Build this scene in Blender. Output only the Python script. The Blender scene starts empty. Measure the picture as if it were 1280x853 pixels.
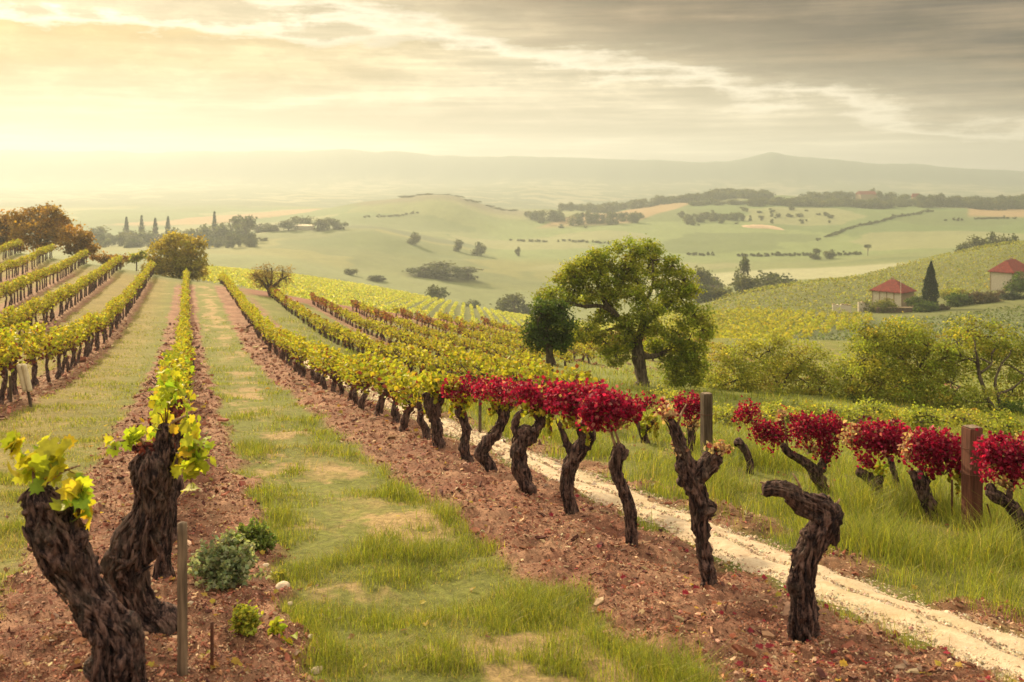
import bpy, math, random
import numpy as np

# ------------------------------------------------------------------ helpers
F, CX, HY = 1256.0, 640.0, 215.0          # focal length in photo pixels, principal column, horizon row
SC = bpy.context.scene
COL = SC.collection
RNG = np.random.default_rng(11)
random.seed(11)

def W(px, py, d):
    """world point seen at photo pixel (px, py) at forward distance d (camera at the origin, looking along +y)"""
    return np.array(((px - CX) * d / F, d, -(py - HY) * d / F))

def smooth(a, b, x):
    t = np.clip((np.asarray(x, float) - a) / (b - a), 0, 1)
    return t * t * (3 - 2 * t)

_perm = np.random.default_rng(5).permutation(256).astype(np.int64)
_perm = np.concatenate([_perm, _perm, _perm])
_gr = np.random.default_rng(6).normal(size=(256, 3)); _gr /= np.linalg.norm(_gr, axis=1)[:, None]
def noise(x, y, z=0.0):
    """vectorised gradient noise, about -0.7..0.7"""
    x, y, z = np.broadcast_arrays(np.asarray(x, float), np.asarray(y, float), np.asarray(z, float))
    xi, yi, zi = np.floor(x).astype(np.int64), np.floor(y).astype(np.int64), np.floor(z).astype(np.int64)
    xf, yf, zf = x - xi, y - yi, z - zi
    u, v, w = [t * t * t * (t * (t * 6 - 15) + 10) for t in (xf, yf, zf)]
    xi &= 255; yi &= 255; zi &= 255
    out = 0
    for dx in (0, 1):
        for dy in (0, 1):
            for dz in (0, 1):
                h = _perm[_perm[_perm[(xi + dx) & 255] + ((yi + dy) & 255)] + ((zi + dz) & 255)]
                g = _gr[h]
                dot = g[..., 0] * (xf - dx) + g[..., 1] * (yf - dy) + g[..., 2] * (zf - dz)
                out = out + dot * (u if dx else 1 - u) * (v if dy else 1 - v) * (w if dz else 1 - w)
    return out * 1.5
def fbm(x, y, z=0.0, o=4):
    s, a = 0, 1.0
    for k in range(o):
        s = s + a * noise(x * 2 ** k + 7.3 * k, y * 2 ** k - 3.1 * k, np.asarray(z, float) * 2 ** k + 1.7 * k)
        a *= 0.5
    return s

def cub(xs, ys, xq):
    """cubic Hermite (monotone-limited) interpolation of ys(xs) at xq"""
    xs = np.asarray(xs, float); ys = np.asarray(ys, float)
    h = np.diff(xs); s = np.diff(ys, axis=0) / h.reshape((-1,) + (1,) * (ys.ndim - 1))
    m = np.zeros_like(ys)
    m[1:-1] = np.where(s[1:] * s[:-1] > 0, 2 * s[1:] * s[:-1] / np.where(np.abs(s[1:] + s[:-1]) < 1e-9, 1, s[1:] + s[:-1]), 0)
    m[0], m[-1] = s[0], s[-1]
    q = np.clip(xq, xs[0], xs[-1])
    i = np.clip(np.searchsorted(xs, q) - 1, 0, len(xs) - 2)
    t = (q - xs[i]) / h[i]
    if ys.ndim > 1:
        t = t[:, None]; hh = h[i][:, None]
    else:
        hh = h[i]
    return ((2*t**3 - 3*t**2 + 1) * ys[i] + (t**3 - 2*t**2 + t) * hh * m[i]
            + (-2*t**3 + 3*t**2) * ys[i+1] + (t**3 - t**2) * hh * m[i+1])

# ------------------------------------------------------------------ meshes and objects
class MB:
    """collects vertices, faces and one colour per vertex; links them as ONE mesh object"""
    def __init__(s): s.v, s.f, s.c, s.n = [], [], [], 0
    def add(s, v, faces, c=(1, 1, 1)):
        v = np.asarray(v, float).reshape(-1, 3)
        s.v.append(v)
        for f in faces:
            s.f.append(np.asarray(f, np.int64) + s.n)
        c = np.asarray(c, float)
        s.c.append(np.broadcast_to(c, (len(v), 3)) if c.ndim == 1 else c)
        s.n += len(v)
        return s
    def mesh(s, name, mat, flat=False):
        me = bpy.data.meshes.new(name)
        V = np.concatenate(s.v)
        me.vertices.add(len(V)); me.vertices.foreach_set('co', V.ravel().astype(np.float32))
        idx = np.concatenate([f.ravel() for f in s.f])
        tot = np.concatenate([np.full(len(f), f.shape[1]) for f in s.f])
        st = np.concatenate([[0], np.cumsum(tot)[:-1]])
        me.loops.add(len(idx)); me.loops.foreach_set('vertex_index', idx.astype(np.int32))
        me.polygons.add(len(tot)); me.polygons.foreach_set('loop_start', st.astype(np.int32))
        me.polygons.foreach_set('use_smooth', np.full(len(tot), not flat))
        at = me.attributes.new('Col', 'FLOAT_COLOR', 'POINT')
        C = np.concatenate(s.c); C = np.concatenate([C, np.ones((len(C), 1))], 1)
        at.data.foreach_set('color', C.ravel().astype(np.float32))
        me.materials.append(mat)
        me.update(calc_edges=True); me.validate()
        return me
    def build(s, name, mat, parent=None, flat=False):
        return link(name, s.mesh(name, mat, flat), parent)

def link(name, data, parent=None):
    o = bpy.data.objects.new(name, data); COL.objects.link(o)
    if parent is not None: o.parent = parent
    return o
def tag(o, label=None, cat=None, group=None, kind=None):
    for k, v in (('label', label), ('category', cat), ('group', group), ('kind', kind)):
        if v: o[k] = v
    return o
def thing(name, label, cat, loc=(0, 0, 0), rz=0.0, group=None, scale=1.0):
    o = bpy.data.objects.new(name, None); COL.objects.link(o)
    o.empty_display_size = 0.2
    o.location = [float(t) for t in loc]; o.rotation_euler = (0, 0, rz); o.scale = (scale,) * 3
    return tag(o, label, cat, group)

def resample(path, step):
    """Catmull-Rom through rows (x, y, z, r) at about the given step"""
    p = np.asarray(path, float)
    t = np.concatenate([[0], np.cumsum(np.maximum(1e-4, np.linalg.norm(np.diff(p[:, :3], axis=0), axis=1)) ** 0.6)])
    L = np.linalg.norm(np.diff(p[:, :3], axis=0), axis=1).sum()
    n = max(3, int(L / step) + 1)
    q = np.linspace(0, t[-1], n)
    m = np.gradient(p, t, axis=0) if len(p) > 2 else np.repeat((p[1:] - p[:1]) / t[-1], 2, 0)
    i = np.clip(np.searchsorted(t, q) - 1, 0, len(p) - 2)
    h = (t[i+1] - t[i])[:, None]; u = ((q - t[i])[:, None]) / h
    return ((2*u**3-3*u**2+1)*p[i] + (u**3-2*u**2+u)*h*m[i] + (-2*u**3+3*u**2)*p[i+1] + (u**3-u**2)*h*m[i+1])

def tube(mb, path, seg=8, step=0.1, rough=0.0, lump=0.0, seed=0.0, col=(1, 1, 1), twist=0.0, ridge=2.2):
    p = resample(path, step); n = len(p)
    T = np.gradient(p[:, :3], axis=0); T /= np.maximum(1e-9, np.linalg.norm(T, axis=1))[:, None]
    ref = np.array((0.31, 0.95, 0.02)) if abs(T[:, 1]).mean() < 0.8 else np.array((1.0, 0.1, 0))
    A = ref - T * (T @ ref)[:, None]; A /= np.linalg.norm(A, axis=1)[:, None]
    B = np.cross(T, A)
    s = np.concatenate([[0], np.cumsum(np.linalg.norm(np.diff(p[:, :3], axis=0), axis=1))])
    th = np.linspace(0, 2 * math.pi, seg, endpoint=False)
    S, TH = np.meshgrid(s, th, indexing='ij')
    R = np.maximum(p[:, 3], 0.001)[:, None] * np.ones_like(TH)
    if rough or lump:
        rr = p[:, 3].mean()
        a = TH + twist * S / max(rr, 1e-3) * 0.25
        k = ridge
        st = noise(np.cos(a) * k + seed, np.sin(a) * k + seed * 1.7, S / rr * 0.22)
        st2 = noise(np.cos(a) * k * 2.3 + seed, np.sin(a) * k * 2.3 - seed, S / rr * 0.5 + 9)
        fine = noise(np.cos(a) * k * 5 + seed, np.sin(a) * k * 5, S / rr * 1.3 + 4)
        lm = noise(np.cos(a) * 0.9 + seed * 2, np.sin(a) * 0.9, S / rr * 0.75)
        R = R * (0.9 + rough * (0.42 - 1.7 * np.abs(st) + 0.40 - 1.5 * np.abs(st2) + 0.45 * fine - 1.1 * np.exp(-(st2 / 0.09) ** 2)) + lump * lm + lump * (0.55 * noise(np.cos(TH) * 1.6 + seed, np.sin(TH) * 1.6, S / rr * 1.25 + seed) + 0.45 * np.clip(noise(np.cos(TH) * 2.6 - seed, np.sin(TH) * 2.6, S / rr * 2.2 + seed), 0.05, 1)))
    V = p[:, None, :3] + R[..., None] * (np.cos(TH)[..., None] * A[:, None] + np.sin(TH)[..., None] * B[:, None])
    V = np.concatenate([V.reshape(-1, 3), p[:1, :3] - T[:1] * p[0, 3] * 0.3, p[-1:, :3] + T[-1:] * p[-1, 3] * 0.35])
    i = np.arange(n - 1)[:, None] * seg; j = np.arange(seg)[None]; k = (j + 1) % seg
    q = np.stack([i + j, i + k, i + seg + k, i + seg + j], -1).reshape(-1, 4)
    j = np.arange(seg); k = (j + 1) % seg
    c0 = np.stack([k, j, np.full(seg, n * seg)], -1)
    c1 = np.stack([(n-1)*seg + j, (n-1)*seg + k, np.full(seg, n * seg + 1)], -1)
    mb.add(V, [q, c0, c1], col)

def frames(n, rng, up=0.0):
    """random orthonormal frames; up biases the leaf normal upwards"""
    N = rng.normal(size=(n, 3)); N /= np.linalg.norm(N, axis=1)[:, None]
    N[:, 2] = np.abs(N[:, 2]) * 1.0 + up; N /= np.linalg.norm(N, axis=1)[:, None]
    t = rng.normal(size=(n, 3)); A = np.cross(N, t); A /= np.linalg.norm(A, axis=1)[:, None]
    return A, np.cross(N, A), N

LEAF6 = np.array(((0, -.5, 0), (.36, -.15, .10), (.30, .22, .12), (0, .55, 0), (-.30, .22, .12), (-.36, -.15, .10)))
LOBED = np.array([(0, .02, 0), (0, -.36, .0), (.22, -.50, .08), (.46, -.30, .11), (.34, -.12, .07), (.58, .10, .13), (.36, .20, .07), (.34, .42, .09),
                  (.14, .36, .03), (0, .62, -.03), (-.14, .36, .03), (-.34, .42, .09), (-.36, .20, .07), (-.58, .10, .13), (-.34, -.12, .07), (-.46, -.30, .11), (-.22, -.50, .08)])
def leaves(mb, C, size, rng, col, up=0.2, kind='six', hang=0.0):
    """one bent leaf at each centre; col is one colour per leaf"""
    C = np.asarray(C, float); n = len(C)
    A, B, N = frames(n, rng, up)
    if hang:
        B = B * (1 - hang) + np.array((0, 0, -1.0)) * hang; B /= np.linalg.norm(B, axis=1)[:, None]
        A = np.cross(B, N); A /= np.linalg.norm(A, axis=1)[:, None]; N = np.cross(A, B)
    size = np.broadcast_to(np.asarray(size, float), (n,))
    T = LEAF6 if kind == 'six' else LOBED if kind == 'lobed' else LEAF6[[0, 1, 3, 5]]
    cu = rng.uniform(.3, 2.4, n)[:, None, None] * np.where(rng.random(n) < .25, -1, 1)[:, None, None]
    V = C[:, None] + size[:, None, None] * (T[None, :, :1] * A[:, None] + T[None, :, 1:2] * B[:, None] + cu * (T[None, :, 2:] - .28 * T[None, :, 1:2] ** 2) * N[:, None])
    k = len(T); base = np.arange(n)[:, None] * k
    if kind == 'six':
        fs = [np.concatenate([base + [0, 1, 2, 3], base + [0, 3, 4, 5]])]
    elif kind == 'lobed':
        fs = [np.concatenate([base + [0, a, a % 16 + 1] for a in range(1, 17)])]
    else:
        fs = [base + [0, 1, 2, 3]]
    c = np.broadcast_to(np.asarray(col, float), (n, 3))
    mb.add(V.reshape(-1, 3), fs, np.repeat(c, k, 0))

def pick(rng, pal, n, var=0.18):
    """n colours drawn from a palette [(weight, rgb)...] with a little variation"""
    w = np.array([p[0] for p in pal], float); w /= w.sum()
    c = np.array([p[1] for p in pal])[rng.choice(len(pal), n, p=w)]
    return np.clip(c * (1 + var * rng.normal(size=(n, 1))) * (1 + 0.07 * rng.normal(size=(n, 3))), 0.003, 0.9)

# ------------------------------------------------------------------ materials
def mat(name, build, rough=0.8):
    m = bpy.data.materials.new(name); m.use_nodes = True
    nt = m.node_tree; nt.nodes.clear()
    out = nt.nodes.new('ShaderNodeOutputMaterial')
    p = nt.nodes.new('ShaderNodeBsdfPrincipled'); p.inputs['Roughness'].default_value = rough
    p.inputs['Specular IOR Level'].default_value = 0.25
    nt.links.new(p.outputs[0], out.inputs[0])
    build(nt, p, out)
    return m
def N_(nt, typ, **kw):
    n = nt.nodes.new(typ)
    for k, v in kw.items():
        if k in n.inputs.keys(): n.inputs[k].default_value = v
        else: setattr(n, k, v)
    return n
def L_(nt, a, b): nt.links.new(a, b)
def math_(nt, op, a, b=None, c=None, clamp=False):
    n = nt.nodes.new('ShaderNodeMath'); n.operation = op; n.use_clamp = clamp
    for i, t in enumerate((a, b, c)):
        if t is None: continue
        if isinstance(t, (int, float)): n.inputs[i].default_value = t
        else: nt.links.new(t, n.inputs[i])
    return n.outputs[0]
def mixc(nt, fac, a, b, typ='MIX'):
    n = nt.nodes.new('ShaderNodeMix'); n.data_type = 'RGBA'; n.blend_type = typ; n.clamp_factor = True
    for i, t in ((0, fac), (6, a), (7, b)):
        if isinstance(t, (int, float)): n.inputs[i].default_value = t
        elif isinstance(t, tuple): n.inputs[i].default_value = t + (1,)
        else: nt.links.new(t, n.inputs[i])
    return n.outputs[2]
def ramp(nt, fac, stops):
    n = nt.nodes.new('ShaderNodeValToRGB'); e = n.color_ramp.elements
    while len(e) < len(stops): e.new(0.5)
    for k, (p, c) in enumerate(stops):
        e[k].position = p; e[k].color = (c + (1,)) if isinstance(c, tuple) else (c, c, c, 1)
    nt.links.new(fac, n.inputs[0]); return n.outputs[0]
def noise_(nt, vec, scale, detail=4, rough=0.55, sock=0):
    n = N_(nt, 'ShaderNodeTexNoise', Scale=scale, Detail=detail, Roughness=rough)
    if vec is not None: nt.links.new(vec, n.inputs['Vector'])
    return n.outputs[sock]
def bump(nt, p, h, strength=0.5, dist=0.02):
    b = N_(nt, 'ShaderNodeBump', Strength=strength, Distance=dist)
    L_(nt, h, b.inputs['Height']); L_(nt, b.outputs[0], p.inputs['Normal'])

def m_leaf(trans=0.5):
    def f(nt, p, out):
        a = N_(nt, 'ShaderNodeAttribute', attribute_name='Col')
        geo = N_(nt, 'ShaderNodeTexCoord')
        n = noise_(nt, geo.outputs['Object'], 30, 2)
        c = mixc(nt, 1.0, a.outputs['Color'], ramp(nt, n, [(0.3, 0.78), (0.7, 1.15)]), 'MULTIPLY')
        L_(nt, c, p.inputs['Base Color'])
        t = N_(nt, 'ShaderNodeBsdfTranslucent'); L_(nt, mixc(nt, 1.0, c, (1.25, 1.2, 0.75), 'MULTIPLY'), t.inputs['Color'])
        mx = N_(nt, 'ShaderNodeMixShader', Fac=trans)
        L_(nt, p.outputs[0], mx.inputs[1]); L_(nt, t.outputs[0], mx.inputs[2]); L_(nt, mx.outputs[0], out.inputs[0])
    return mat('leaf', f, 0.6)
def m_bark(name, dark, light, sc=1.0):
    def f(nt, p, out):
        tc = N_(nt, 'ShaderNodeTexCoord')
        mp = N_(nt, 'ShaderNodeMapping'); mp.inputs['Scale'].default_value = (1, 1, 0.22)
        L_(nt, tc.outputs['Object'], mp.inputs['Vector'])
        n1 = noise_(nt, mp.outputs[0], 38 * sc, 6, 0.65); n2 = noise_(nt, tc.outputs['Object'], 7 * sc, 3)
        n3 = noise_(nt, tc.outputs['Object'], 90 * sc, 3)
        c = mixc(nt, ramp(nt, n1, [(0.43, 0.0), (0.60, 1.0)]), dark, light)
        c = mixc(nt, math_(nt, 'MULTIPLY', ramp(nt, n2, [(0.5, 0.0), (0.75, 1.0)]), 0.5), c, tuple(0.5 * (a + b) for a, b in zip(light, (0.14, 0.13, 0.09))))
        L_(nt, c, p.inputs['Base Color'])
        bump(nt, p, math_(nt, 'ADD', n1, math_(nt, 'MULTIPLY', n3, 0.4)), 1.0, 0.022 / sc)
    return mat(name, f, 0.9)
def m_col(name, rough=0.85, sc=6.0, amt=0.35, bmp=0.3, bd=0.02):
    """colour attribute broken up by noise"""
    def f(nt, p, out):
        a = N_(nt, 'ShaderNodeAttribute', attribute_name='Col')
        tc = N_(nt, 'ShaderNodeTexCoord')
        n = noise_(nt, tc.outputs['Object'], sc, 5, 0.65)
        c = mixc(nt, 1.0, a.outputs['Color'], ramp(nt, n, [(0.3, 1 - amt), (0.7, 1 + amt)]), 'MULTIPLY')
        L_(nt, c, p.inputs['Base Color'])
        if bmp: bump(nt, p, n, bmp, bd)
    return mat(name, f, rough)
def m_wood(name, dark, light):
    def f(nt, p, out):
        tc = N_(nt, 'ShaderNodeTexCoord')
        mp = N_(nt, 'ShaderNodeMapping'); mp.inputs['Scale'].default_value = (1, 1, 0.06)
        L_(nt, tc.outputs['Object'], mp.inputs['Vector'])
        n1 = noise_(nt, mp.outputs[0], 60, 5, 0.6); n2 = noise_(nt, tc.outputs['Object'], 5, 3)
        c = mixc(nt, ramp(nt, n1, [(0.35, 0.0), (0.65, 1.0)]), dark, light)
        c = mixc(nt, ramp(nt, n2, [(0.45, 0.0), (0.8, 0.6)]), c, tuple(0.6 * a for a in dark))
        L_(nt, c, p.inputs['Base Color']); bump(nt, p, n1, 0.5, 0.006)
    return mat(name, f, 0.85)
LEAF = m_leaf()
BARK_VINE = m_bark('vine_bark', (0.012, 0.006, 0.009), (0.165, 0.098, 0.088))
BARK_TREE = m_bark('tree_bark', (0.040, 0.028, 0.022), (0.15, 0.115, 0.085), 0.35)
GRASSM = m_leaf(0.5); GRASSM.name = 'grass_blade'
CHIPM = m_col('bark_chip', 0.9, 30, 0.3, 0)
STONEM = m_col('stone', 0.85, 25, 0.25, 0.4, 0.01)
# ------------------------------------------------------------------ the lie of the land
MROW = (235 - CX) / F                       # all near rows run along x = x0 + MROW * y
def X0(x, y): return x - MROW * y

_pd = [-60, -10, 0, 4.4, 5.47, 6.53, 7.6, 10, 13.6, 16.6, 20, 31, 44, 60, 85, 105, 120, 150, 200]
_pz = [-1.0, -1.0, -1.62, -2.38, -2.55, -2.72, -2.87, -3.22, -3.75, -4.2, -4.68, -6.2, -7.5, -8.6, -10.0, -11.3, -13.0, -18.0, -26.0]
def near_z(x, y):
    d = np.clip(y, -60, 200)
    z = cub(_pd, _pz, d.ravel()).reshape(d.shape)
    x0 = X0(x, y)
    s = 0.11 + 0.09 * smooth(30, 85, d)
    r = np.clip(x0 - 7.3, 0, None); r = 26 * (1 - np.exp(-r / 26.0))
    z = z - 0.032 * np.clip(x0 - 3.4, 0, 3.9) - s * r - s * 0.5 * np.clip(x0 - 3.4, 0, 3.9) * smooth(25, 60, d)
    l = np.clip(-x0 - 2, 0, 30)
    z = z + (0.02 + np.clip(0.0016 * (d - 30), 0, 0.14)) * l
    return z

ST = [105, 150, 200, 260, 330, 420, 520, 650, 800, 1000, 1250, 1600, 2000, 2500, 2900, 3400]
TAB = {
 -600: [330, 350, 365, 360, 345, 325, 312, 300, 290, 275, 260, 248, 240, 232, 188, 205],
 0: [312, 338, 356, 356, 340, 318, 309, 304, 292, 272, 258, 248, 240, 232, 188, 205],
 120: [330, 338, 350, 352, 342, 318, 309, 304, 290, 270, 258, 248, 239, 231, 189, 205],
 240: [352, 345, 338, 336, 350, 320, 309, 303, 290, 270, 258, 248, 239, 230, 189, 205],
 340: [372, 358, 348, 343, 352, 326, 309, 290, 290, 270, 258, 248, 239, 230, 189, 205],
 450:  [397, 378, 365, 358, 370, 347, 318, 285, 278, 254, 262, 248, 239, 229, 188, 205],
 550:  [421, 398, 383, 377, 386, 357, 330, 305, 288, 245, 256, 246, 238, 228, 194, 207],
 650:  [442, 418, 402, 396, 398, 370, 340, 317, 299, 266, 262, 250, 236, 227, 197, 208],
 750:  [447, 430, 415, 405, 396, 371, 342, 318, 293, 267, 262, 256, 240, 228, 198, 210],
 850:  [447, 426, 403, 386, 384, 362, 342, 318, 290, 261, 250, 257, 245, 228, 202, 212],
 950:  [440, 414, 388, 364, 374, 352, 337, 315, 288, 257, 245, 255, 245, 228, 195, 212],
 1050: [440, 414, 391, 352, 350, 346, 333, 312, 285, 258, 247, 255, 245, 229, 200, 212],
 1150: [440, 414, 389, 352, 327, 337, 326, 306, 282, 260, 252, 255, 243, 230, 206, 214],
 1280: [440, 408, 378, 340, 304, 322, 313, 298, 280, 262, 255, 255, 243, 232, 213, 218],
 1900: [440, 405, 370, 330, 296, 310, 305, 292, 278, 262, 255, 255, 243, 232, 205, 215]}
_cols = np.array(sorted(TAB)); _tab = np.array([TAB[c] for c in _cols], float)
_ld = np.linspace(math.log(ST[0]), math.log(ST[-1]), 500)
_px = np.arange(-600, 1901, 5.0)
_g = cub(np.log(ST), _tab.T, _ld)                          # (500, ncol)
_g = cub(_cols, _g.T, _px)                                 # (npx, 500) rows seen at each bearing and distance
_crest = cub([-600, 0, 150, 330, 400, 470, 560, 700, 850, 900, 930, 950, 966, 985, 1010, 1060, 1150, 1280, 1500, 1900],
             [186, 188, 190, 190, 187.5, 188.5, 195, 197.5, 202, 203, 198.5, 193.5, 190, 193, 197.5, 201, 206.5, 213, 208, 203], _px)
_wm = np.exp(-((_ld - math.log(2900)) / 0.13) ** 2)
_g = _g * (1 - _wm) + (_crest[:, None] + (1 - _wm) * 25) * _wm

def H(x, y, detail=True):
    """height of the ground"""
    x = np.asarray(x, float); y = np.asarray(y, float)
    r = np.hypot(x, y); az = np.arctan2(x, y)
    a = np.clip(az, -0.82, 0.82)
    px = np.clip(CX + F * np.tan(a), -600, 1900); d = np.where(np.abs(az) < 0.82, y, r * math.cos(0.82))
    d = np.clip(d, 1e-3, None)
    u = np.clip((px + 600) / 5.0, 0, len(_px) - 1.001); v = np.clip((np.log(d) - _ld[0]) / (_ld[1] - _ld[0]), 0, 498.999)
    i, j = u.astype(int), v.astype(int); fu, fv = u - i, v - j
    py = (_g[i, j] * (1-fu) * (1-fv) + _g[i+1, j] * fu * (1-fv) + _g[i, j+1] * (1-fu) * fv + _g[i+1, j+1] * fu * fv)
    far = -(py - HY) / F * d
    near = near_z(x, y)
    t = smooth(86, 116, d) * smooth(40, 100, r)
    z = near * (1 - t) + far * t
    if detail:
        k = smooth(150, 500, d)
        z = z + k * 0.0024 * d * fbm(x / (25 + d * 0.03), y / (25 + d * 0.03), 3.3, 3) * 0.8
        nr = 1 - smooth(25, 60, r)
        z = z + nr * 0.05 * fbm(x * 0.9, y * 0.9, 1.1, 3)
        soil = soil_mask(x, y)
        rr = r < 45
        if np.any(rr):
            zz = np.zeros_like(z)
            xs, ys, ss, nn = x[rr], y[rr], soil[rr], nr[rr]
            q = 0.055 * fbm(xs * 4.0, ys * 4.5, 5.5, 3) + 0.02 * (0.4 - np.abs(noise(xs * 9, ys * 9, 2.2)) * 1.6) + 0.012 * noise(xs * 22, ys * 22, 7)
            zz[rr] = nn * (ss * (q + 0.035) + (1 - ss) * 0.014 * fbm(xs * 7, ys * 7, 8.8, 2))
            z = z + zz
    return z
def Z(x, y, detail=True): return float(H(np.array([float(x)]), np.array([float(y)]), detail)[0])

ROWS_L = [-0.19 - 3.5 * k for k in range(9)]              # L1, L2 ... going left
ROWS_R = [3.36, 6.85, 10.35, 13.8, 17.3, 20.8, 24.3, 27.8, 31.3, 34.8, 38.3]
ENDD = lambda x0: 106 if x0 < 4 else 85                    # where the near rows stop
def soil_mask(x, y):
    """bare earth under the near rows, 0..1"""
    x0 = X0(x, y); d = y
    w = 0.16 * noise(x * 1.3, y * 1.3, 0.4) + 0.08 * noise(x * 4, y * 4, 2.4)
    q = x0 + w * 1.3
    def band(a, b, e=0.10): return smooth(a - e, a + e, q) * (1 - smooth(b - e, b + e, q))
    s = np.maximum(band(-1.15, 0.64), band(2.36, 3.84))
    for r in ROWS_L[1:]: s = np.maximum(s, 0.9 * band(r - 0.6, r + 0.55))
    for r in ROWS_R[2:]: s = np.maximum(s, 0.9 * band(r - 0.55, r + 0.6) * smooth(20, 30, d))
    s = s * (1 - smooth(8, 10, x0) * smooth(12, 18, d) * (1 - smooth(42, 52, d)) * smooth(12, 16, x0 - 0.15 * d + 8))
    s = np.maximum(s, 0.85 * band(4.55, 5.15, 0.12) * smooth(-0.25, 0.15, noise(x * 1.1 + 3, y * 1.1, 6)))
    return s * (1 - smooth(88, 96, d))

def bare_patch(x, y):
    """worn spots of straw and earth in the grass between the first two rows"""
    x0 = X0(x, y)
    return smooth(.08, .34, noise(x * .95, y * .6, 20.3) + .42 * noise(x * 2.6, y * 2.2, 5.0) + .25 * noise(x * 8, y * 7, 5.0) - .5 * np.abs(x0 - 1.5) + .12) * smooth(.7, .9, x0) * (1 - smooth(2.1, 2.35, x0))
def sunk(a): return np.clip(a, 0, 1)[..., None]
def land_colour(x, y):
    """what grows where: earth, grass, straw, field crops (surface colours only)"""
    r = np.hypot(x, y); az = np.clip(np.arctan2(x, y), -0.9, 0.9)
    px = CX + F * np.tan(az); d = np.clip(r * np.cos(np.arctan2(x, y)), 0.1, None)
    x0 = X0(x, y)
    c3 = lambda *c: np.array(c)
    green, olive, straw = c3(.130, .140, .026), c3(.185, .135, .032), c3(.33, .25, .11)
    earth, earth2 = c3(.165, .066, .043), c3(.30, .165, .105)
    earth2_ = c3(.27, .155, .085)
    n1 = fbm(x * 0.5, y * 0.5, 0.7, 4); n2 = fbm(x * 1.7, y * 1.7, 4.2, 3)
    c = np.broadcast_to(green, x.shape + (3,)).copy()
    left = sunk((1 - smooth(-3.4, -0.6, x0)) * 0.85)
    c = c * (1 - left) + olive * left
    n3 = fbm(x * 4.5, y * 4.5, 2.2, 3)
    st = 0.7 * smooth(0.0, 0.9, 0.45 * n1 + 0.55 * n2 + 0.55 * n3 * (1 - 0.85 * smooth(12, 35, d)) + 0.45 * np.exp(-((x0 - 1.45 - .25 * n1) / 0.3) ** 2) * smooth(-.35, .3, noise(x * .7, y * .7, 12.0)) + 0.18 * np.exp(-((x0 + 2.2) / 0.5) ** 2))
    c = c * (1 - sunk(st * 0.8)) + (straw * (1 - .45 * sunk(0.5 + n3)) + earth2_ * .45 * sunk(0.5 + n3)) * sunk(st * 0.8)
    bp = sunk(bare_patch(x, y) * .95); c = c * (1 - bp) + (straw * .62 + earth2_ * .38) * bp
    s = sunk(soil_mask(x, y)); e = sunk(0.5 + n2 * 0.9)
    c = c * (1 - s) + (earth * (1 - e) + earth2 * e) * s
    # red earth left bare where the rows end
    end = smooth(81, 84, d) * (1 - smooth(90, 94, d)) * smooth(3.5, 6, x0) * (1 - smooth(26, 32, x0))
    end = np.maximum(end, smooth(103, 105, d) * (1 - smooth(108, 111, d)) * (1 - smooth(3.5, 5, x0)))
    end = np.maximum(end, 0.9 * smooth(70, 78, d) * (1 - smooth(90, 94, d)) * smooth(9, 10.5, x0) * (1 - smooth(24, 27, x0)) * smooth(-0.1, 0.2, n1))
    c = c * (1 - sunk(end)) + c3(.19, .075, .045) * sunk(end)
    lush = smooth(8, 10, x0) * smooth(10, 16, d) * (1 - smooth(55, 70, d)) * smooth(600, 700, px)
    c = c * (1 - sunk(lush * .85)) + c3(.15, .17, .035) * sunk(lush * .85)
    # middle distance and beyond
    m1 = fbm(x / 60, y / 60, 2.0, 3); 
    f_strip = c3(.11, .12, .035); f_meadow = c3(.105, .125, .052); f_pale = c3(.150, .175, .062); f_ochre = c3(.25, .17, .08); f_dark = c3(.075, .095, .040)
    def put(mask, col):
        nonlocal c
        k = sunk(mask); c = c * (1 - k) + np.asarray(col) * k
    far = smooth(94, 104, d)
    put(far, f_strip)
    put(far * smooth(820, 900, px) * smooth(0, 8, d - 104) * (1 - smooth(175, 190, d)), f_meadow)
    put(smooth(290, 340, d) * np.ones_like(px), f_pale * 0.9)
    hill_a = smooth(430, 470, d) * (1 - smooth(690, 730, d)) * (1 - smooth(690, 730, px))
    put(hill_a, c3(.150, .155, .048)); put(hill_a * smooth(-0.05, 0.05, np.sin(x / 38 + y / 55) * 0.6 + m1 * 0.6), c3(.105, .125, .040))
    put(hill_a * smooth(640, 670, d), f_dark)
    put(smooth(560, 620, d) * (1 - smooth(900, 930, d)) * smooth(560, 640, px), c3(.135, .175, .058))
    b = np.sin(x / 95.0 + 0.9 + y / 260.0) + 0.5 * m1
    put(smooth(700, 720, d) * (1 - smooth(1300, 1400, d)) * smooth(0.1, 0.14, b), c3(.095, .135, .042))
    b2 = np.sin(x / 48.0 - y / 90.0 + 0.6 * m1) * np.sin(y / 70.0 + x / 210.0)
    put(0.8 * smooth(520, 560, d) * (1 - smooth(1300, 1400, d)) * smooth(0.35, 0.40, b2), c3(.185, .19, .085))
    put(0.8 * smooth(520, 560, d) * (1 - smooth(1300, 1400, d)) * smooth(0.42, 0.46, -b2), c3(.085, .115, .035))
    put(smooth(860, 900, d) * (1 - smooth(1120, 1200, d)) * smooth(0.75, 0.8, np.sin(x / 60 - y / 130 + 1.0)), f_ochre)
    put(smooth(400, 420, d) * (1 - smooth(500, 520, d)) * smooth(760, 850, px), c3(.27, .27, .155))
    put(smooth(930, 960, d) * (1 - smooth(1150, 1200, d)) * smooth(430, 460, px) * (1 - smooth(640, 700, px)), c3(.12, .115, .060))
    put(smooth(1150, 1300, d), c3(.085, .11, .06))
    put(smooth(1300, 1500, d) * smooth(0.15, 0.3, m1 + 0.3 * np.sin(x / 70)), c3(.19, .19, .12))
    put(smooth(2350, 2600, d), c3(.055, .085, .065))
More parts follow.
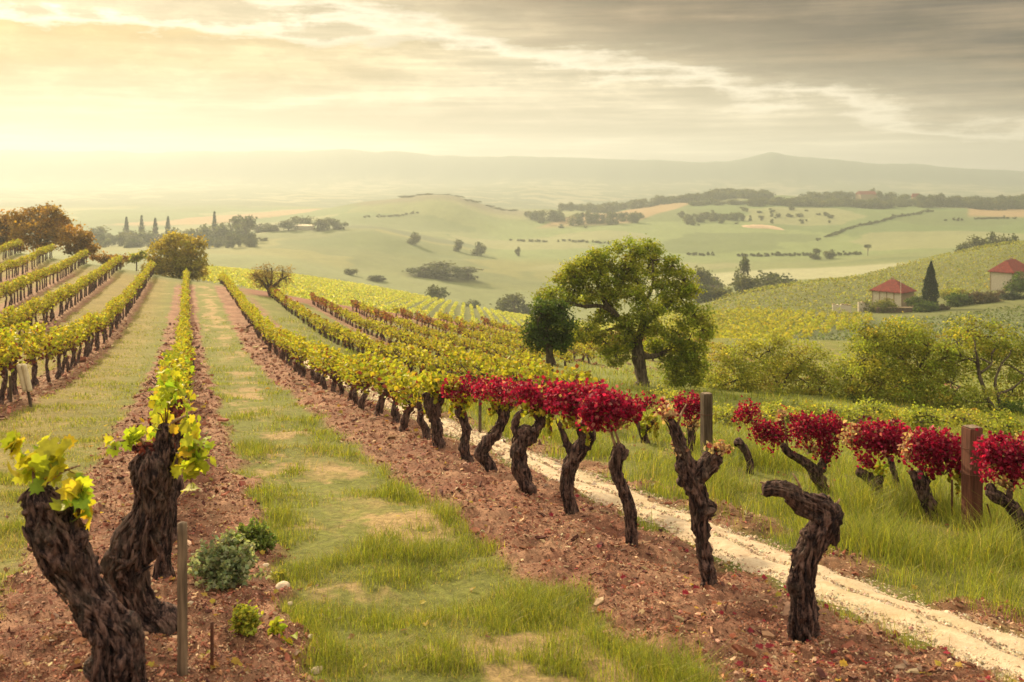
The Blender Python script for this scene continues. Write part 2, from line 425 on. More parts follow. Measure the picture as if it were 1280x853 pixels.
    v = 1 + 0.10 * fbm(x / 9, y / 9, 9.0, 3) * smooth(90, 130, d)
    return np.clip(c * v[..., None], 0.005, 0.8)

def m_land():
    def f(nt, p, out):
        a = N_(nt, 'ShaderNodeAttribute', attribute_name='Col')
        tc = N_(nt, 'ShaderNodeTexCoord')
        n1 = noise_(nt, tc.outputs['Object'], 14, 8, 0.72); n2 = noise_(nt, tc.outputs['Object'], 0.35, 6, 0.65); n3 = noise_(nt, tc.outputs['Object'], 90, 3, 0.6)
        c = mixc(nt, 1.0, a.outputs['Color'], ramp(nt, n1, [(0.28, 0.45), (0.72, 1.55)]), 'MULTIPLY')
        c = mixc(nt, 1.0, c, ramp(nt, n2, [(0.3, 0.82), (0.7, 1.16)]), 'MULTIPLY')
        c = mixc(nt, 1.0, c, ramp(nt, n3, [(0.3, 0.7), (0.7, 1.3)]), 'MULTIPLY')
        L_(nt, c, p.inputs['Base Color'])
        bump(nt, p, math_(nt, 'ADD', n1, math_(nt, 'MULTIPLY', n3, 0.35)), 0.9, 0.04)
    return mat('land', f, 0.95)
LAND = m_land()

def build_ground():
    az = np.concatenate([np.linspace(-math.pi, -0.62, 34)[:-1], np.linspace(-0.62, 0.62, 700), np.linspace(0.62, math.pi, 34)[1:]])
    r = np.concatenate([np.geomspace(0.25, 3.0, 24)[:-1], np.geomspace(3.0, 45, 330)[:-1], np.geomspace(45, 3500, 420)])
    R, A = np.meshgrid(r, az, indexing='ij')
    x, y = R * np.sin(A), R * np.cos(A)
    z = H(x, y)
    c = land_colour(x, y).reshape(-1, 3)
    n, m = len(r), len(az)
    i = np.arange(n - 1)[:, None] * m; j = np.arange(m - 1)[None]
    q = np.stack([i + j, i + j + m, i + m + j + 1, i + j + 1], -1).reshape(-1, 4)[:, ::-1]
    mb = MB()
    V = np.stack([x, y, z], -1).reshape(-1, 3)
    V = np.concatenate([V, [[0, 0, Z(0, 0.01)]]]); c = np.concatenate([c, c[:1]])
    cen = np.stack([np.arange(m - 1), np.arange(1, m), np.full(m - 1, n * m)], -1)
    mb.add(V, [q, cen], c)
    o = mb.build('ground', LAND); tag(o, kind='structure')
    return V[:, 2].min()
ZMIN = build_ground()

# the stony path between the first two rows on the right
def m_path():
    def f(nt, p, out):
        tc = N_(nt, 'ShaderNodeTexCoord')
        n1 = noise_(nt, tc.outputs['Object'], 9, 6, 0.7); n2 = noise_(nt, tc.outputs['Object'], 70, 4, 0.6); n3 = noise_(nt, tc.outputs['Object'], 1.3, 4)
        c = mixc(nt, ramp(nt, n1, [(0.3, 0.0), (0.7, 1.0)]), (0.36, 0.26, 0.175), (0.54, 0.45, 0.335))
        c = mixc(nt, ramp(nt, n2, [(0.55, 0.0), (0.75, 0.55)]), c, (0.24, 0.15, 0.09))
        c = mixc(nt, ramp(nt, n3, [(0.55, 0.0), (0.75, 0.5)]), c, (0.33, 0.27, 0.13))
        L_(nt, c, p.inputs['Base Color']); bump(nt, p, math_(nt, 'ADD', n1, n2), 0.6, 0.015)
    return mat('path_stones', f, 0.95)
def build_path():
    d = np.geomspace(2.5, 60, 420); t = np.linspace(-1, 1, 33)
    D, T = np.meshgrid(d, t, indexing='ij')
    half = 0.40 + 0.06 * noise(D * 0.6, 0.3, T * 0.5 + 4)
    x0 = 4.29 + 0.07 * noise(D * 0.25, 7.7) + half * T
    x = x0 + MROW * D
    z = H(x, D, False) + 0.05 * fbm(x * 0.9, D * 0.9, 1.1, 3) * (1 - smooth(25, 60, np.hypot(x, D)))
    edge = 1 - np.abs(T) ** 3
    z = z + 0.045 * edge - 0.05 * (1 - edge) + 0.012 * fbm(x * 5, D * 5, 3, 3) - 0.02 * smooth(0.2, 0, np.abs(T)) 
    n, m = D.shape
    i = np.arange(n - 1)[:, None] * m; j = np.arange(m - 1)[None]
    q = np.stack([i + j, i + j + 1, i + m + j + 1, i + j + m], -1).reshape(-1, 4)
    o = MB().add(np.stack([x, D, z], -1).reshape(-1, 3), [q]).build('path', m_path()); tag(o, kind='structure')
build_path()
# ------------------------------------------------------------------ camera, sun, sky, haze
cam = bpy.data.cameras.new('camera'); co = bpy.data.objects.new('camera', cam); COL.objects.link(co)
co.location = (0, 0, 0); co.rotation_euler = (math.radians(90), 0, 0)
cam.sensor_width = 36; cam.lens = F / 1280 * 36; cam.shift_y = -(426.5 - HY) / 1280
cam.clip_start = 0.05; cam.clip_end = 20000
cam.dof.use_dof = True; cam.dof.focus_distance = 9.0; cam.dof.aperture_fstop = 3.5
SC.camera = co
SUN_AZ, SUN_EL = math.radians(-30), math.radians(24)
sun = bpy.data.lights.new('sun', 'SUN'); so = bpy.data.objects.new('sun', sun); COL.objects.link(so)
sun.energy = 5.0; sun.angle = math.radians(1.5); sun.color = (1.0, 0.78, 0.46)
so.rotation_euler = (math.radians(90) - SUN_EL, 0, math.pi - SUN_AZ)
SD = (math.sin(SUN_AZ) * math.cos(SUN_EL), math.cos(SUN_AZ) * math.cos(SUN_EL), math.sin(SUN_EL))

def build_world():
    w = bpy.data.worlds.new('World'); SC.world = w; w.use_nodes = True
    nt = w.node_tree; nt.nodes.clear()
    out = nt.nodes.new('ShaderNodeOutputWorld')
    sky = nt.nodes.new('ShaderNodeTexSky'); sky.sky_type = 'NISHITA'; sky.sun_disc = False
    sky.sun_elevation = SUN_EL; sky.sun_rotation = SUN_AZ; sky.dust_density = 3.0; sky.air_density = 1.2
    b1 = nt.nodes.new('ShaderNodeBackground'); b1.inputs[1].default_value = 0.05
    L_(nt, mixc(nt, 1.0, sky.outputs[0], (1.15, 1.0, 0.78), 'MULTIPLY'), b1.inputs[0])
    tc = nt.nodes.new('ShaderNodeTexCoord')
    s = nt.nodes.new('ShaderNodeSeparateXYZ'); L_(nt, tc.outputs['Generated'], s.inputs[0])
    x, y, z = s.outputs
    az = math_(nt, 'ARCTAN2', x, y); el = math_(nt, 'ARCSINE', z)
    v = nt.nodes.new('ShaderNodeCombineXYZ')
    L_(nt, math_(nt, 'MULTIPLY', az, 2.6), v.inputs[0]); L_(nt, math_(nt, 'MULTIPLY', el, 17.0), v.inputs[1])
    v = v.outputs[0]
    n_big = noise_(nt, v, 1.1, 7, 0.55); n_fine = noise_(nt, v, 3.2, 8, 0.6)
    v2 = nt.nodes.new('ShaderNodeCombineXYZ')
    L_(nt, math_(nt, 'MULTIPLY', az, 3.0), v2.inputs[0]); L_(nt, math_(nt, 'MULTIPLY', el, 48.0), v2.inputs[1]); v2.inputs[2].default_value = 3.7
    n_str = noise_(nt, v2.outputs[0], 1.2, 7, 0.6)
    v3 = nt.nodes.new('ShaderNodeCombineXYZ')
    L_(nt, math_(nt, 'MULTIPLY', az, 9.0), v3.inputs[0]); L_(nt, math_(nt, 'MULTIPLY', el, 22.0), v3.inputs[1]); v3.inputs[2].default_value = 1.3
    n_puff = noise_(nt, v3.outputs[0], 1.6, 9, 0.62)
    # height above the lower edge of the grey cloud bank (it sinks towards the right)
    edge = math_(nt, 'ADD', math_(nt, 'MULTIPLY', az, -0.19), 0.128)
    h = math_(nt, 'SUBTRACT', el, edge)
    h = math_(nt, 'ADD', h, math_(nt, 'MULTIPLY', math_(nt, 'SUBTRACT', n_big, 0.5), 0.10))
    h = math_(nt, 'ADD', h, math_(nt, 'MULTIPLY', math_(nt, 'SUBTRACT', n_fine, 0.5), 0.035))
    h = math_(nt, 'ADD', h, math_(nt, 'MULTIPLY', math_(nt, 'SUBTRACT', n_str, 0.5), 0.045))
    h = math_(nt, 'ADD', h, math_(nt, 'MULTIPLY', math_(nt, 'SUBTRACT', n_puff, 0.5), 0.050))
    hn = math_(nt, 'ADD', math_(nt, 'MULTIPLY', h, 8.0), 0.5)
    bank = ramp(nt, hn, [(0.44, 0.0), (0.60, 0.62), (0.95, 1.0)])
    rim = ramp(nt, hn, [(0.36, 0.0), (0.44, 1.0), (0.48, 0.6), (0.54, 0.0)])
    # the bank thins out towards the sun's side
    side = ramp(nt, math_(nt, 'ADD', math_(nt, 'MULTIPLY', az, 1.6), 0.5), [(0.16, 0.0), (0.42, 0.75), (0.75, 1.0)])
    dp = nt.nodes.new('ShaderNodeVectorMath'); dp.operation = 'DOT_PRODUCT'; dp.inputs[1].default_value = SD
    L_(nt, tc.outputs['Generated'], dp.inputs[0])
    glow = math_(nt, 'POWER', math_(nt, 'MAXIMUM', dp.outputs['Value'], 0.0), 9.0)
    # thin veil: pale near the horizon, warmer towards the sun
    base = mixc(nt, ramp(nt, el, [(0.0, 0.0), (0.13, 1.0)]), (0.96, 0.84, 0.62), (0.86, 0.72, 0.47))
    streak = ramp(nt, n_str, [(0.38, 0.78), (0.50, 0.92), (0.57, 1.10), (0.64, 1.40)])
    veil = mixc(nt, 1.0, base, streak, 'MULTIPLY')
    # a lower sheet of cloud on the sun's side: lit along its upper edge, golden below
    left = ramp(nt, math_(nt, 'ADD', math_(nt, 'MULTIPLY', az, -1.6), 0.0), [(0.02, 0.0), (0.30, 0.7), (0.75, 1.0)])
    e1 = math_(nt, 'SUBTRACT', 0.134, el)
    e1 = math_(nt, 'ADD', e1, math_(nt, 'MULTIPLY', math_(nt, 'SUBTRACT', n_fine, 0.5), 0.040))
    e1 = math_(nt, 'ADD', e1, math_(nt, 'MULTIPLY', math_(nt, 'SUBTRACT', n_big, 0.5), 0.050))
    e1 = math_(nt, 'ADD', e1, math_(nt, 'MULTIPLY', math_(nt, 'SUBTRACT', n_puff, 0.5), 0.045))
    e1n = math_(nt, 'ADD', math_(nt, 'MULTIPLY', e1, 8.0), 0.3)
    sheet = ramp(nt, e1n, [(0.29, 0.0), (0.34, 0.95), (0.55, 0.8), (0.90, 0.15)])
    rim1 = ramp(nt, e1n, [(0.235, 0.0), (0.285, 1.0), (0.325, 0.7), (0.36, 0.0)])
    gold = mixc(nt, ramp(nt, n_big, [(0.35, 0.0), (0.65, 1.0)]), (0.74, 0.54, 0.24), (0.80, 0.50, 0.11))
    veil = mixc(nt, math_(nt, 'MULTIPLY', glow, 0.12), veil, (1.15, 1.0, 0.68))
    veil = mixc(nt, math_(nt, 'MULTIPLY', sheet, math_(nt, 'MULTIPLY', left, 0.85)), veil, gold)
    veil = mixc(nt, math_(nt, 'MULTIPLY', rim1, math_(nt, 'MULTIPLY', left, 0.85)), veil, (1.45, 1.32, 1.02))
    veil = mixc(nt, math_(nt, 'MULTIPLY', ramp(nt, el, [(0.03, 0.0), (0.09, 1.0)]), 0.8), veil, mixc(nt, 1.0, veil, ramp(nt, n_puff, [(0.36, 0.80), (0.50, 0.97), (0.60, 1.22)]), 'MULTIPLY'))
    dwarm = mixc(nt, ramp(nt, math_(nt, 'ADD', math_(nt, 'MULTIPLY', az, 1.6), 0.2), [(0.1, 0.0), (0.9, 1.0)]), (0.235, 0.160, 0.098), (0.095, 0.074, 0.068))
    dark = mixc(nt, ramp(nt, n_str, [(0.42, 0.0), (0.62, 0.6), (0.70, 1.0)]), dwarm, (0.46, 0.33, 0.20))
    dark = mixc(nt, 1.0, dark, ramp(nt, n_puff, [(0.3, 0.72), (0.7, 1.32)]), 'MULTIPLY')
    c = mixc(nt, math_(nt, 'MULTIPLY', bank, side), veil, dark)
    c = mixc(nt, math_(nt, 'MULTIPLY', rim, 0.8), c, (1.40, 1.24, 0.94))
    # overcast law: the cloud deck above the view is brighter than the low sky in the picture
    k = math_(nt, 'ADD', 1.0, math_(nt, 'MULTIPLY', ramp(nt, el, [(0.19, 0.0), (0.75, 1.0)]), ZEN))
    high = mixc(nt, ramp(nt, el, [(0.18, 0.0), (0.30, 1.0)]), c, (1.0, 0.86, 0.62))
    b2 = nt.nodes.new('ShaderNodeBackground'); L_(nt, high, b2.inputs[0]); L_(nt, math_(nt, 'MULTIPLY', k, SKYK), b2.inputs[1])
    mx = nt.nodes.new('ShaderNodeMixShader'); mx.inputs[0].default_value = 0.94
    L_(nt, b1.outputs[0], mx.inputs[1]); L_(nt, b2.outputs[0], mx.inputs[2]); L_(nt, mx.outputs[0], out.inputs[0])
ZEN, SKYK = 1.35, 0.53
build_world()

def build_haze():
    lo, hi, e = ZMIN - 1.0, 92.0, 3550.0
    V = [(sx * e, sy * e, zz) for zz in (lo, hi) for sx, sy in ((-1, -1), (1, -1), (1, 1), (-1, 1))]
    q = np.array([(0, 3, 2, 1), (4, 5, 6, 7), (0, 1, 5, 4), (1, 2, 6, 5), (2, 3, 7, 6), (3, 0, 4, 7)])
    m = bpy.data.materials.new('haze'); m.use_nodes = True; nt = m.node_tree; nt.nodes.clear()
    out = nt.nodes.new('ShaderNodeOutputMaterial'); v = nt.nodes.new('ShaderNodeVolumePrincipled')
    v.inputs['Color'].default_value = (0.49, 0.545, 0.60, 1); v.inputs['Density'].default_value = 0.00043; v.inputs['Anisotropy'].default_value = 0.46
    L_(nt, v.outputs[0], out.inputs['Volume'])
    o = MB().add(V, [q]).build('haze', m); tag(o, kind='stuff')
build_haze()
SC.view_settings.view_transform = 'Standard'; SC.view_settings.look = 'None'
SC.view_settings.gamma = 1; SC.view_settings.exposure = 0.68; SC.view_settings.use_curve_mapping = False
SC.render.engine = 'CYCLES'
cy = SC.cycles
cy.use_denoising = True; cy.max_bounces = 6; cy.diffuse_bounces = 3; cy.transparent_max_bounces = 8; cy.volume_bounces = 1
cy.sample_clamp_indirect = 6
# ------------------------------------------------------------------ vines
YEL = [(4, (.37, .36, .030)), (3, (.28, .32, .030)), (2, (.47, .40, .045)), (1, (.30, .20, .04)), (0.5, (.16, .04, .03))]
OLV = [(4, (.36, .35, .035)), (3, (.42, .38, .04)), (2, (.27, .29, .035)), (.7, (.28, .17, .04)), (0.4, (.15, .05, .03))]
RED = [(5, (.31, .008, .055)), (4, (.20, .005, .036)), (2, (.43, .020, .085)), (1.2, (.12, .006, .025)), (0.7, (.45, .15, .15)), (0.2, (.45, .33, .14))]
DRY = [(3, (.46, .33, .19)), (2, (.36, .20, .13)), (1, (.50, .40, .20)), (1, (.28, .06, .06))]
FRESH = [(4, (.36, .44, .030)), (3, (.46, .46, .035)), (2, (.27, .38, .030)), (1, (.52, .42, .03))]
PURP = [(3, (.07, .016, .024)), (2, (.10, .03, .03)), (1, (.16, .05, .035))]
NUM = ['zeroth', 'first', 'second', 'third', 'fourth', 'fifth', 'sixth', 'seventh', 'eighth', 'ninth', 'tenth', 'eleventh', 'twelfth', 'thirteenth', 'fourteenth',
       'fifteenth', 'sixteenth', 'seventeenth', 'eighteenth', 'nineteenth', 'twentieth', 'twenty-first', 'twenty-second', 'twenty-third', 'twenty-fourth',
       'twenty-fifth', 'twenty-sixth', 'twenty-seventh', 'twenty-eighth', 'twenty-ninth', 'thirtieth']

def blob(rng, n, r):
    """points filling an ellipsoid, denser towards its skin"""
    v = rng.normal(size=(n, 3)); v /= np.linalg.norm(v, axis=1)[:, None]
    s = rng.uniform(0, 90)
    q = 1 + 0.55 * noise(v[:, 0] * 1.7 + s, v[:, 1] * 1.7, v[:, 2] * 1.7) + 0.3 * noise(v[:, 0] * 4 + s, v[:, 1] * 4, v[:, 2] * 4)
    return v * (rng.random(n) ** 0.5 * q)[:, None] * np.asarray(r)

class Local:
    """a thing at base point b; parts are built in world numbers and shifted to the thing's origin"""
    def __init__(s, name, label, cat, b, group=None):
        s.b = np.asarray(b, float); s.t = thing(name, label, cat, b, 0, group)
    def part(s, name, mb, mat, label=None):
        for v in mb.v: v -= s.b
        o = mb.build(name, mat, s.t)
        if label: o['label'] = label
        return o

def hero(label, d, pts, leafs=(), extra=(), rough=0.20, lump=0.42, seed=1, seg=40, group='old vines in the front rows', shoots=(), slim=0.86, cat='grapevine'):
    """pts: trunk as photo rows (px, py, radius px[, depth offset m]); extra: more limbs the same way;
    leafs: (px, py, rx px, ry px, rz m, count, leaf m, palette, kind) clouds of leaves; shoots: thin canes"""
    rng = np.random.default_rng(seed * 101 + 7)
    def conv(rows):
        return [tuple(W(r[0], r[1], d + (r[3] if len(r) > 3 else 0))) + (r[2] * d / F * slim,) for r in rows]
    P0 = conv(pts)
    gx, gy = P0[0][0], P0[0][1]; gz = Z(gx, gy)
    L = Local('vine', label, cat, (gx, gy, gz), group)
    mb = MB()
    r0 = P0[0][3]
    P0 = [(gx, gy, gz - 0.12, r0 * 1.15), (gx, gy, gz + 0.01, r0 * 1.06)] + P0[1:]
    st = max(0.006, d * 0.0016)
    tube(mb, P0, seg, st, rough, lump, seed, twist=0.5, ridge=2.4)
    for k, e in enumerate(extra):
        tube(mb, conv(e), max(12, seg * 2 // 3), st, rough * 0.9, lump * 1.1, seed + 3.3 * (k + 1), twist=0.7, ridge=2.0)
    # burls and knots along the trunk
    pr = resample(P0, 0.02)
    for k in range(int(rng.integers(5, 9))):
        q = pr[rng.integers(len(pr) // 6, len(pr))]; a = rng.random() * 6.28; rr = q[3] * rng.uniform(0.22, 0.4)
        o = np.array((math.cos(a), math.sin(a), rng.uniform(-.3, .5))) * q[3] * 0.8
        c0 = q[:3] + o * 0.2; c1 = q[:3] + o * 1.15
        tube(mb, [tuple(c0) + (rr * 1.3,), tuple((c0 + c1) / 2 + (0, 0, rr * .2)) + (rr * 1.25,), tuple(c1) + (rr * 0.55,)], 14, st, rough, lump, seed + k * 1.9)
    for e in [P0] + [conv(e) for e in extra]:
        pe = resample(e, 0.012); ne = len(pe)
        for k in range(int(ne * (1.1 if d < 9 else .5))):
            i0 = rng.integers(0, max(1, ne - 6)); ln = int(rng.integers(5, 22)); i1 = min(ne - 1, i0 + ln)
            if i1 - i0 < 4: continue
            a = rng.random() * 6.28; dr = rng.normal() * .5; T = pe[i1, :3] - pe[i0, :3]; T /= np.linalg.norm(T) + 1e-9
            u = np.cross(T, (.3, .9, .1)); u /= np.linalg.norm(u); v = np.cross(T, u); rows = []
            w = rng.uniform(.09, .2)
            for t in np.linspace(0, 1, 5):
                q = pe[int(i0 + (i1 - i0) * t)]; aa = a + dr * t; f = rng.uniform(.93, 1.06) + (.12 if t in (0, 1) and rng.random() < .3 else 0)
                rows.append(tuple(q[:3] + (u * math.cos(aa) + v * math.sin(aa)) * q[3] * f) + (q[3] * w * (1 - .6 * abs(t - .5) * 2),))
            tube(mb, rows, 6, 0.03, .3, .3, seed + k)
    L.part('trunk', mb, BARK_VINE)
    if shoots:
        for s in shoots:
            mb = MB(); tube(mb, conv(s), 8, st * 2, 0.1, 0.2, seed); L.part('cane', mb, CANE)
    if leafs:
        mb = MB()
        for (px, py, rx, ry, rz, n, sz, pal, kind) in leafs:
            c = W(px, py, d); sc = d / F
            if pal is RED:
                n, sz, rx, kind = int(n * 2.2), sz * 0.72, rx * 1.22, ('lobed' if d < 10.5 else kind)
            pts_ = c + blob(rng, n if pal is not RED else n // 3, (rx * sc, rz, ry * sc))
            if pal is RED:                                    # hanging strands with gaps between them
                k = max(8, n // 22); per = (n * 2 // 3) // k + 1
                u = rng.uniform(-1, 1, k); top = (rng.uniform(.0, 1.0, k) * np.sqrt(np.clip(1 - u ** 2 * .8, 0, 1)) + .25 * noise(u * 3, seed * 1.0)) * ry * sc
                ln = np.where(rng.random(k) < .25, 1.5, 1.0) * rng.uniform(.5, 1.25, k) * ry * sc
                t = rng.random((k, per)); x_ = (u * rx * sc)[:, None] + rng.normal(size=(k, per)) * .014 + t * (rng.normal(size=k) * .03)[:, None]
                y_ = (rng.uniform(-1, 1, k) * rz * .8)[:, None] + rng.normal(size=(k, per)) * .02
                pts_ = np.concatenate([pts_, c + np.stack([x_, y_, top[:, None] - t * ln[:, None] + rng.normal(size=(k, per)) * .01], -1).reshape(-1, 3)])
            elif pal is YEL:
                for k in range(max(3, n // 45)):
                    a0 = c + np.array((rng.uniform(-1, 1) * rx * sc, rng.uniform(-.8, .8) * rz, rng.uniform(-.9, .2) * ry * sc)); ln = rng.uniform(.05, .2)
                    m = int(ln * 90) + 3; pts_ = np.concatenate([pts_, a0 + np.stack([rng.normal(size=m) * .012, rng.normal(size=m) * .012, -np.linspace(0, ln, m)], -1)])
            n = len(pts_)
            leaves(mb, pts_, sz * rng.uniform(0.7, 1.2, n), rng, pick(rng, pal, n), 0.1, kind, 0.35)
            # stalks from the wood out to some of the leaves
            for q in pts_[:: max(3, n // 14)]:
                tube(mb, [tuple(c + (q - c) * 0.1 - (0, 0, ry * sc * 0.7)) + (0.0035,), tuple(c * .4 + q * .6) + (0.003,), tuple(q) + (0.0015,)], 5, 0.04, col=(.20, .10, .05))
        L.part('foliage', mb, LEAF)
    return L.t
CANE = m_bark('cane_bark', (0.16, 0.09, 0.06), (0.40, 0.27, 0.17), 2)

# left front row: thick old stools
hero('thick gnarled vine nearest the left edge, leaning left under big yellow-green leaves', 4.4,
     [(150, 893, 40), (146, 842, 35), (143, 796, 31), (112, 751, 29), (84, 700, 33), (68, 664, 35), (54, 640, 33), (46, 616, 22), (44, 608, 10)],
     [(58, 580, 44, 30, .11, 34, .088, FRESH, 'lobed'), (98, 622, 18, 34, .08, 22, .088, FRESH, 'lobed'), (14, 556, 16, 14, .05, 6, .085, FRESH, 'lobed')],
     [[(80, 690, 18), (100, 672, 15), (108, 668, 8)], [(135, 838, 26), (112, 832, 16), (106, 832, 7)], [(146, 796, 22), (160, 782, 18), (166, 792, 14), (170, 840, 13), (172, 893, 13)]], 0.32, 0.42, 1, 72,
     slim=0.80,
     shoots=[[(44, 612, 4), (42, 590, 2.5), (46, 566, 2)], [(52, 610, 3), (78, 590, 2.4), (100, 582, 1.5)], [(60, 640, 3), (88, 630, 2.5), (100, 618, 1.5)]])
hero('thick crooked old vine, second in the left front row, leaves either side of its head', 5.47,
     [(205, 806, 27), (186, 771, 22), (166, 731, 25), (157, 706, 33), (168, 687, 35), (174, 664, 32), (186, 640, 23), (190, 617, 23), (190, 594, 30), (189, 572, 27), (188, 562, 16)],
     [(238, 566, 24, 42, .10, 42, .078, FRESH, 'lobed'), (172, 545, 22, 11, .07, 11, .07, FRESH, 'lobed'), (146, 556, 12, 12, .05, 6, .07, FRESH, 'lobed'), (186, 560, 26, 6, .08, 40, .045, PURP, 'six'),
      (208, 518, 18, 20, .12, 14, .07, FRESH, 'lobed')],
     [[(197, 620, 20), (204, 580, 15), (206, 551, 12), (204, 530, 7)]], 0.32, 0.44, 2, 72,
     slim=0.78,
     shoots=[[(204, 560, 4), (214, 530, 3), (232, 520, 2)], [(204, 575, 4), (226, 568, 3), (240, 585, 2)], [(186, 560, 3), (172, 548, 2.5), (150, 552, 1.6)]])
hero('dark old vine half hidden behind the second one in the left front row', 6.6,
     [(206, 735, 14), (203, 706, 11), (206, 668, 11), (208, 630, 11), (209, 590, 10), (212, 560, 9)],
     [(210, 500, 16, 20, .14, 34, .07, FRESH, 'lobed'), (210, 530, 14, 22, .12, 90, .045, PURP, 'six')],
     [[(208, 590, 10), (220, 560, 7), (226, 530, 4)]], 0.26, 0.34, 3, 40)
hero('slim upright dark vine beside the grey stake in the left front row', 7.6,
     [(214, 697, 9), (213, 668, 9), (212, 640, 9), (213, 600, 9), (215, 560, 9), (217, 530, 8)],
     [(212, 482, 17, 20, .15, 50, .065, FRESH, 'lobed'), (216, 515, 16, 22, .15, 90, .045, PURP, 'six')], [], 0.24, 0.3, 4, 32)

# the row left of the path, from the broken stump backwards
hero('broken leafless stump beside the stony path, its top bent left into a splintered arm', 5.47,
     [(1007, 803, 19), (1004, 760, 17), (1002, 725, 17), (1008, 695, 17), (1022, 668, 19), (1033, 648, 17), (1030, 634, 15), (1012, 628, 12), (996, 621, 11), (978, 612, 10), (962, 611, 9), (954, 611, 8)],
     extra=[[(1026, 656, 17), (1040, 640, 16), (1048, 634, 11)], [(1037, 655, 12), (1044, 668, 7), (1043, 682, 4)], [(985, 622, 8), (1000, 634, 10), (1018, 640, 12)], [(992, 800, 8), (990, 785, 7), (994, 760, 6)], [(1000, 616, 7), (978, 606, 6), (958, 605, 4)], [(1012, 640, 9), (1030, 636, 8), (1048, 640, 5)]], rough=0.32, lump=0.42, seed=5, seg=64,
     shoots=[[(1003, 622, 3.2), (999, 606, 2.2), (991, 592, 1.2)], [(969, 606, 1.6), (970, 598, .8)], [(1044, 634, 3), (1050, 624, 1.2)], [(1034, 630, 3.4), (1036, 619, 1.2)], [(965, 606, 3.4), (950, 603, 1.2)], [(968, 615, 3.2), (951, 618, 1.2)], [(1040, 672, 3), (1047, 688, 1.2)]])
hero('knotty forked vine with dried tufts on both arms, before the short grey post', 6.53,
     [(887, 739, 11), (882, 705, 10), (876, 670, 10), (874, 640, 13), (871, 612, 14), (862, 596, 15), (856, 578, 12), (850, 556, 9), (842, 532, 7), (832, 520, 5)],
     [(898, 560, 17, 10, .07, 90, .034, DRY, 'six'), (834, 517, 14, 10, .08, 70, .034, DRY, 'six'), (848, 560, 14, 14, .07, 40, .03, DRY, 'six')],
     [[(864, 604, 12), (882, 585, 13), (893, 572, 12), (900, 566, 7)], [(876, 640, 11), (889, 636, 11), (894, 638, 6)], [(858, 600, 10), (850, 604, 7), (848, 606, 4)], [(852, 570, 8), (848, 560, 7), (846, 556, 3)]], 0.30, 0.56, 6, 44,
     shoots=[[(845, 540, 3), (850, 522, 2), (858, 505, 1)]])
hero('straight slender vine trunk with a knobbed head, third back from the broken stump', 7.6,
     [(790, 689, 8), (789, 660, 8), (787, 636, 8.5), (779, 612, 8), (772, 596, 8), (770, 576, 9), (774, 562, 9), (776, 556, 6)],
     [(758, 508, 26, 24, .2, 560, .042, RED, 'six'), (742, 520, 12, 22, .14, 170, .04, RED, 'six'), (772, 528, 16, 12, .12, 110, .036, DRY, 'six'), (786, 512, 12, 14, .1, 120, .04, RED, 'six')],
     [[(773, 575, 7), (782, 566, 6), (784, 562, 3)]], 0.24, 0.44, 7, 36,
     shoots=[[(770, 560, 2.6), (764, 540, 2), (762, 520, 1.2)], [(775, 558, 2.4), (768, 538, 1.6), (752, 520, 1.2)]])
hero('vine with a looped knot on its right arm, fourth back from the broken stump', 8.83,
     [(714, 652, 9), (710, 622, 9), (709, 600, 9.5), (713, 582, 10), (721, 566, 12), (731, 556, 10), (739, 546, 7), (741, 538, 5)],
     [(726, 496, 34, 19, .22, 620, .044, RED, 'six'), (716, 512, 16, 18, .14, 120, .042, RED, 'six'), (720, 528, 24, 10, .14, 90, .045, YEL, 'six'), (742, 526, 14, 12, .1, 80, .036, DRY, 'six')],
     [[(718, 568, 9), (709, 556, 5.5), (704, 542, 4), (697, 526, 3)], [(738, 548, 6), (728, 545, 5), (724, 536, 4.5), (730, 530, 4.5), (738, 534, 4)], [(722, 562, 7), (726, 552, 6), (728, 545, 3)]], 0.24, 0.48, 8, 36,
     shoots=[[(710, 556, 2.4), (702, 540, 1.8), (694, 522, 1)], [(738, 535, 2), (744, 520, 1.2)]])
hero('stout vine with two raised arms like antlers, fifth back from the broken stump', 10.03,
     [(662, 622, 9.5), (656, 602, 10.5), (650, 585, 12), (649, 566, 12.5), (653, 550, 14), (658, 540, 12), (662, 534, 7)],
     [(672, 492, 34, 18, .22, 520, .047, RED, 'six'), (668, 510, 22, 11, .16, 150, .055, YEL, 'six'), (690, 504, 16, 14, .14, 120, .045, RED, 'six')],
     [[(650, 548, 8), (644, 536, 6), (646, 522, 5), (654, 514, 4.5)], [(660, 548, 10), (670, 538, 8), (676, 526, 7), (672, 514, 7), (674, 506, 5)]], 0.24, 0.48, 9, 32)
hero('vine trunk bent like an elbow to the left, sixth back from the broken stump', 11.2,
     [(617, 597, 7), (612, 582, 8), (602, 567, 9.5), (610, 552, 9), (622, 538, 8.5), (630, 522, 8.5), (627, 510, 9), (624, 504, 6)],
     [(628, 486, 30, 15, .22, 420, .052, RED, 'six'), (628, 502, 20, 10, .16, 130, .06, YEL, 'six')],
     [[(628, 520, 6), (636, 510, 5), (644, 504, 4)]], 0.24, 0.46, 10, 30)
hero('wavy slender vine trunk, seventh back from the broken stump', 12.1,
     [(586, 585, 7), (582, 570, 7), (580, 554, 7), (584, 540, 6.5), (580, 526, 6.5), (575, 514, 7.5), (576, 507, 5)],
     [(588, 484, 28, 15, .22, 360, .055, RED, 'six'), (580, 500, 18, 9, .16, 110, .06, YEL, 'six'), (566, 482, 12, 12, .15, 90, .06, YEL, 'six')], [], 0.22, 0.44, 11, 28)
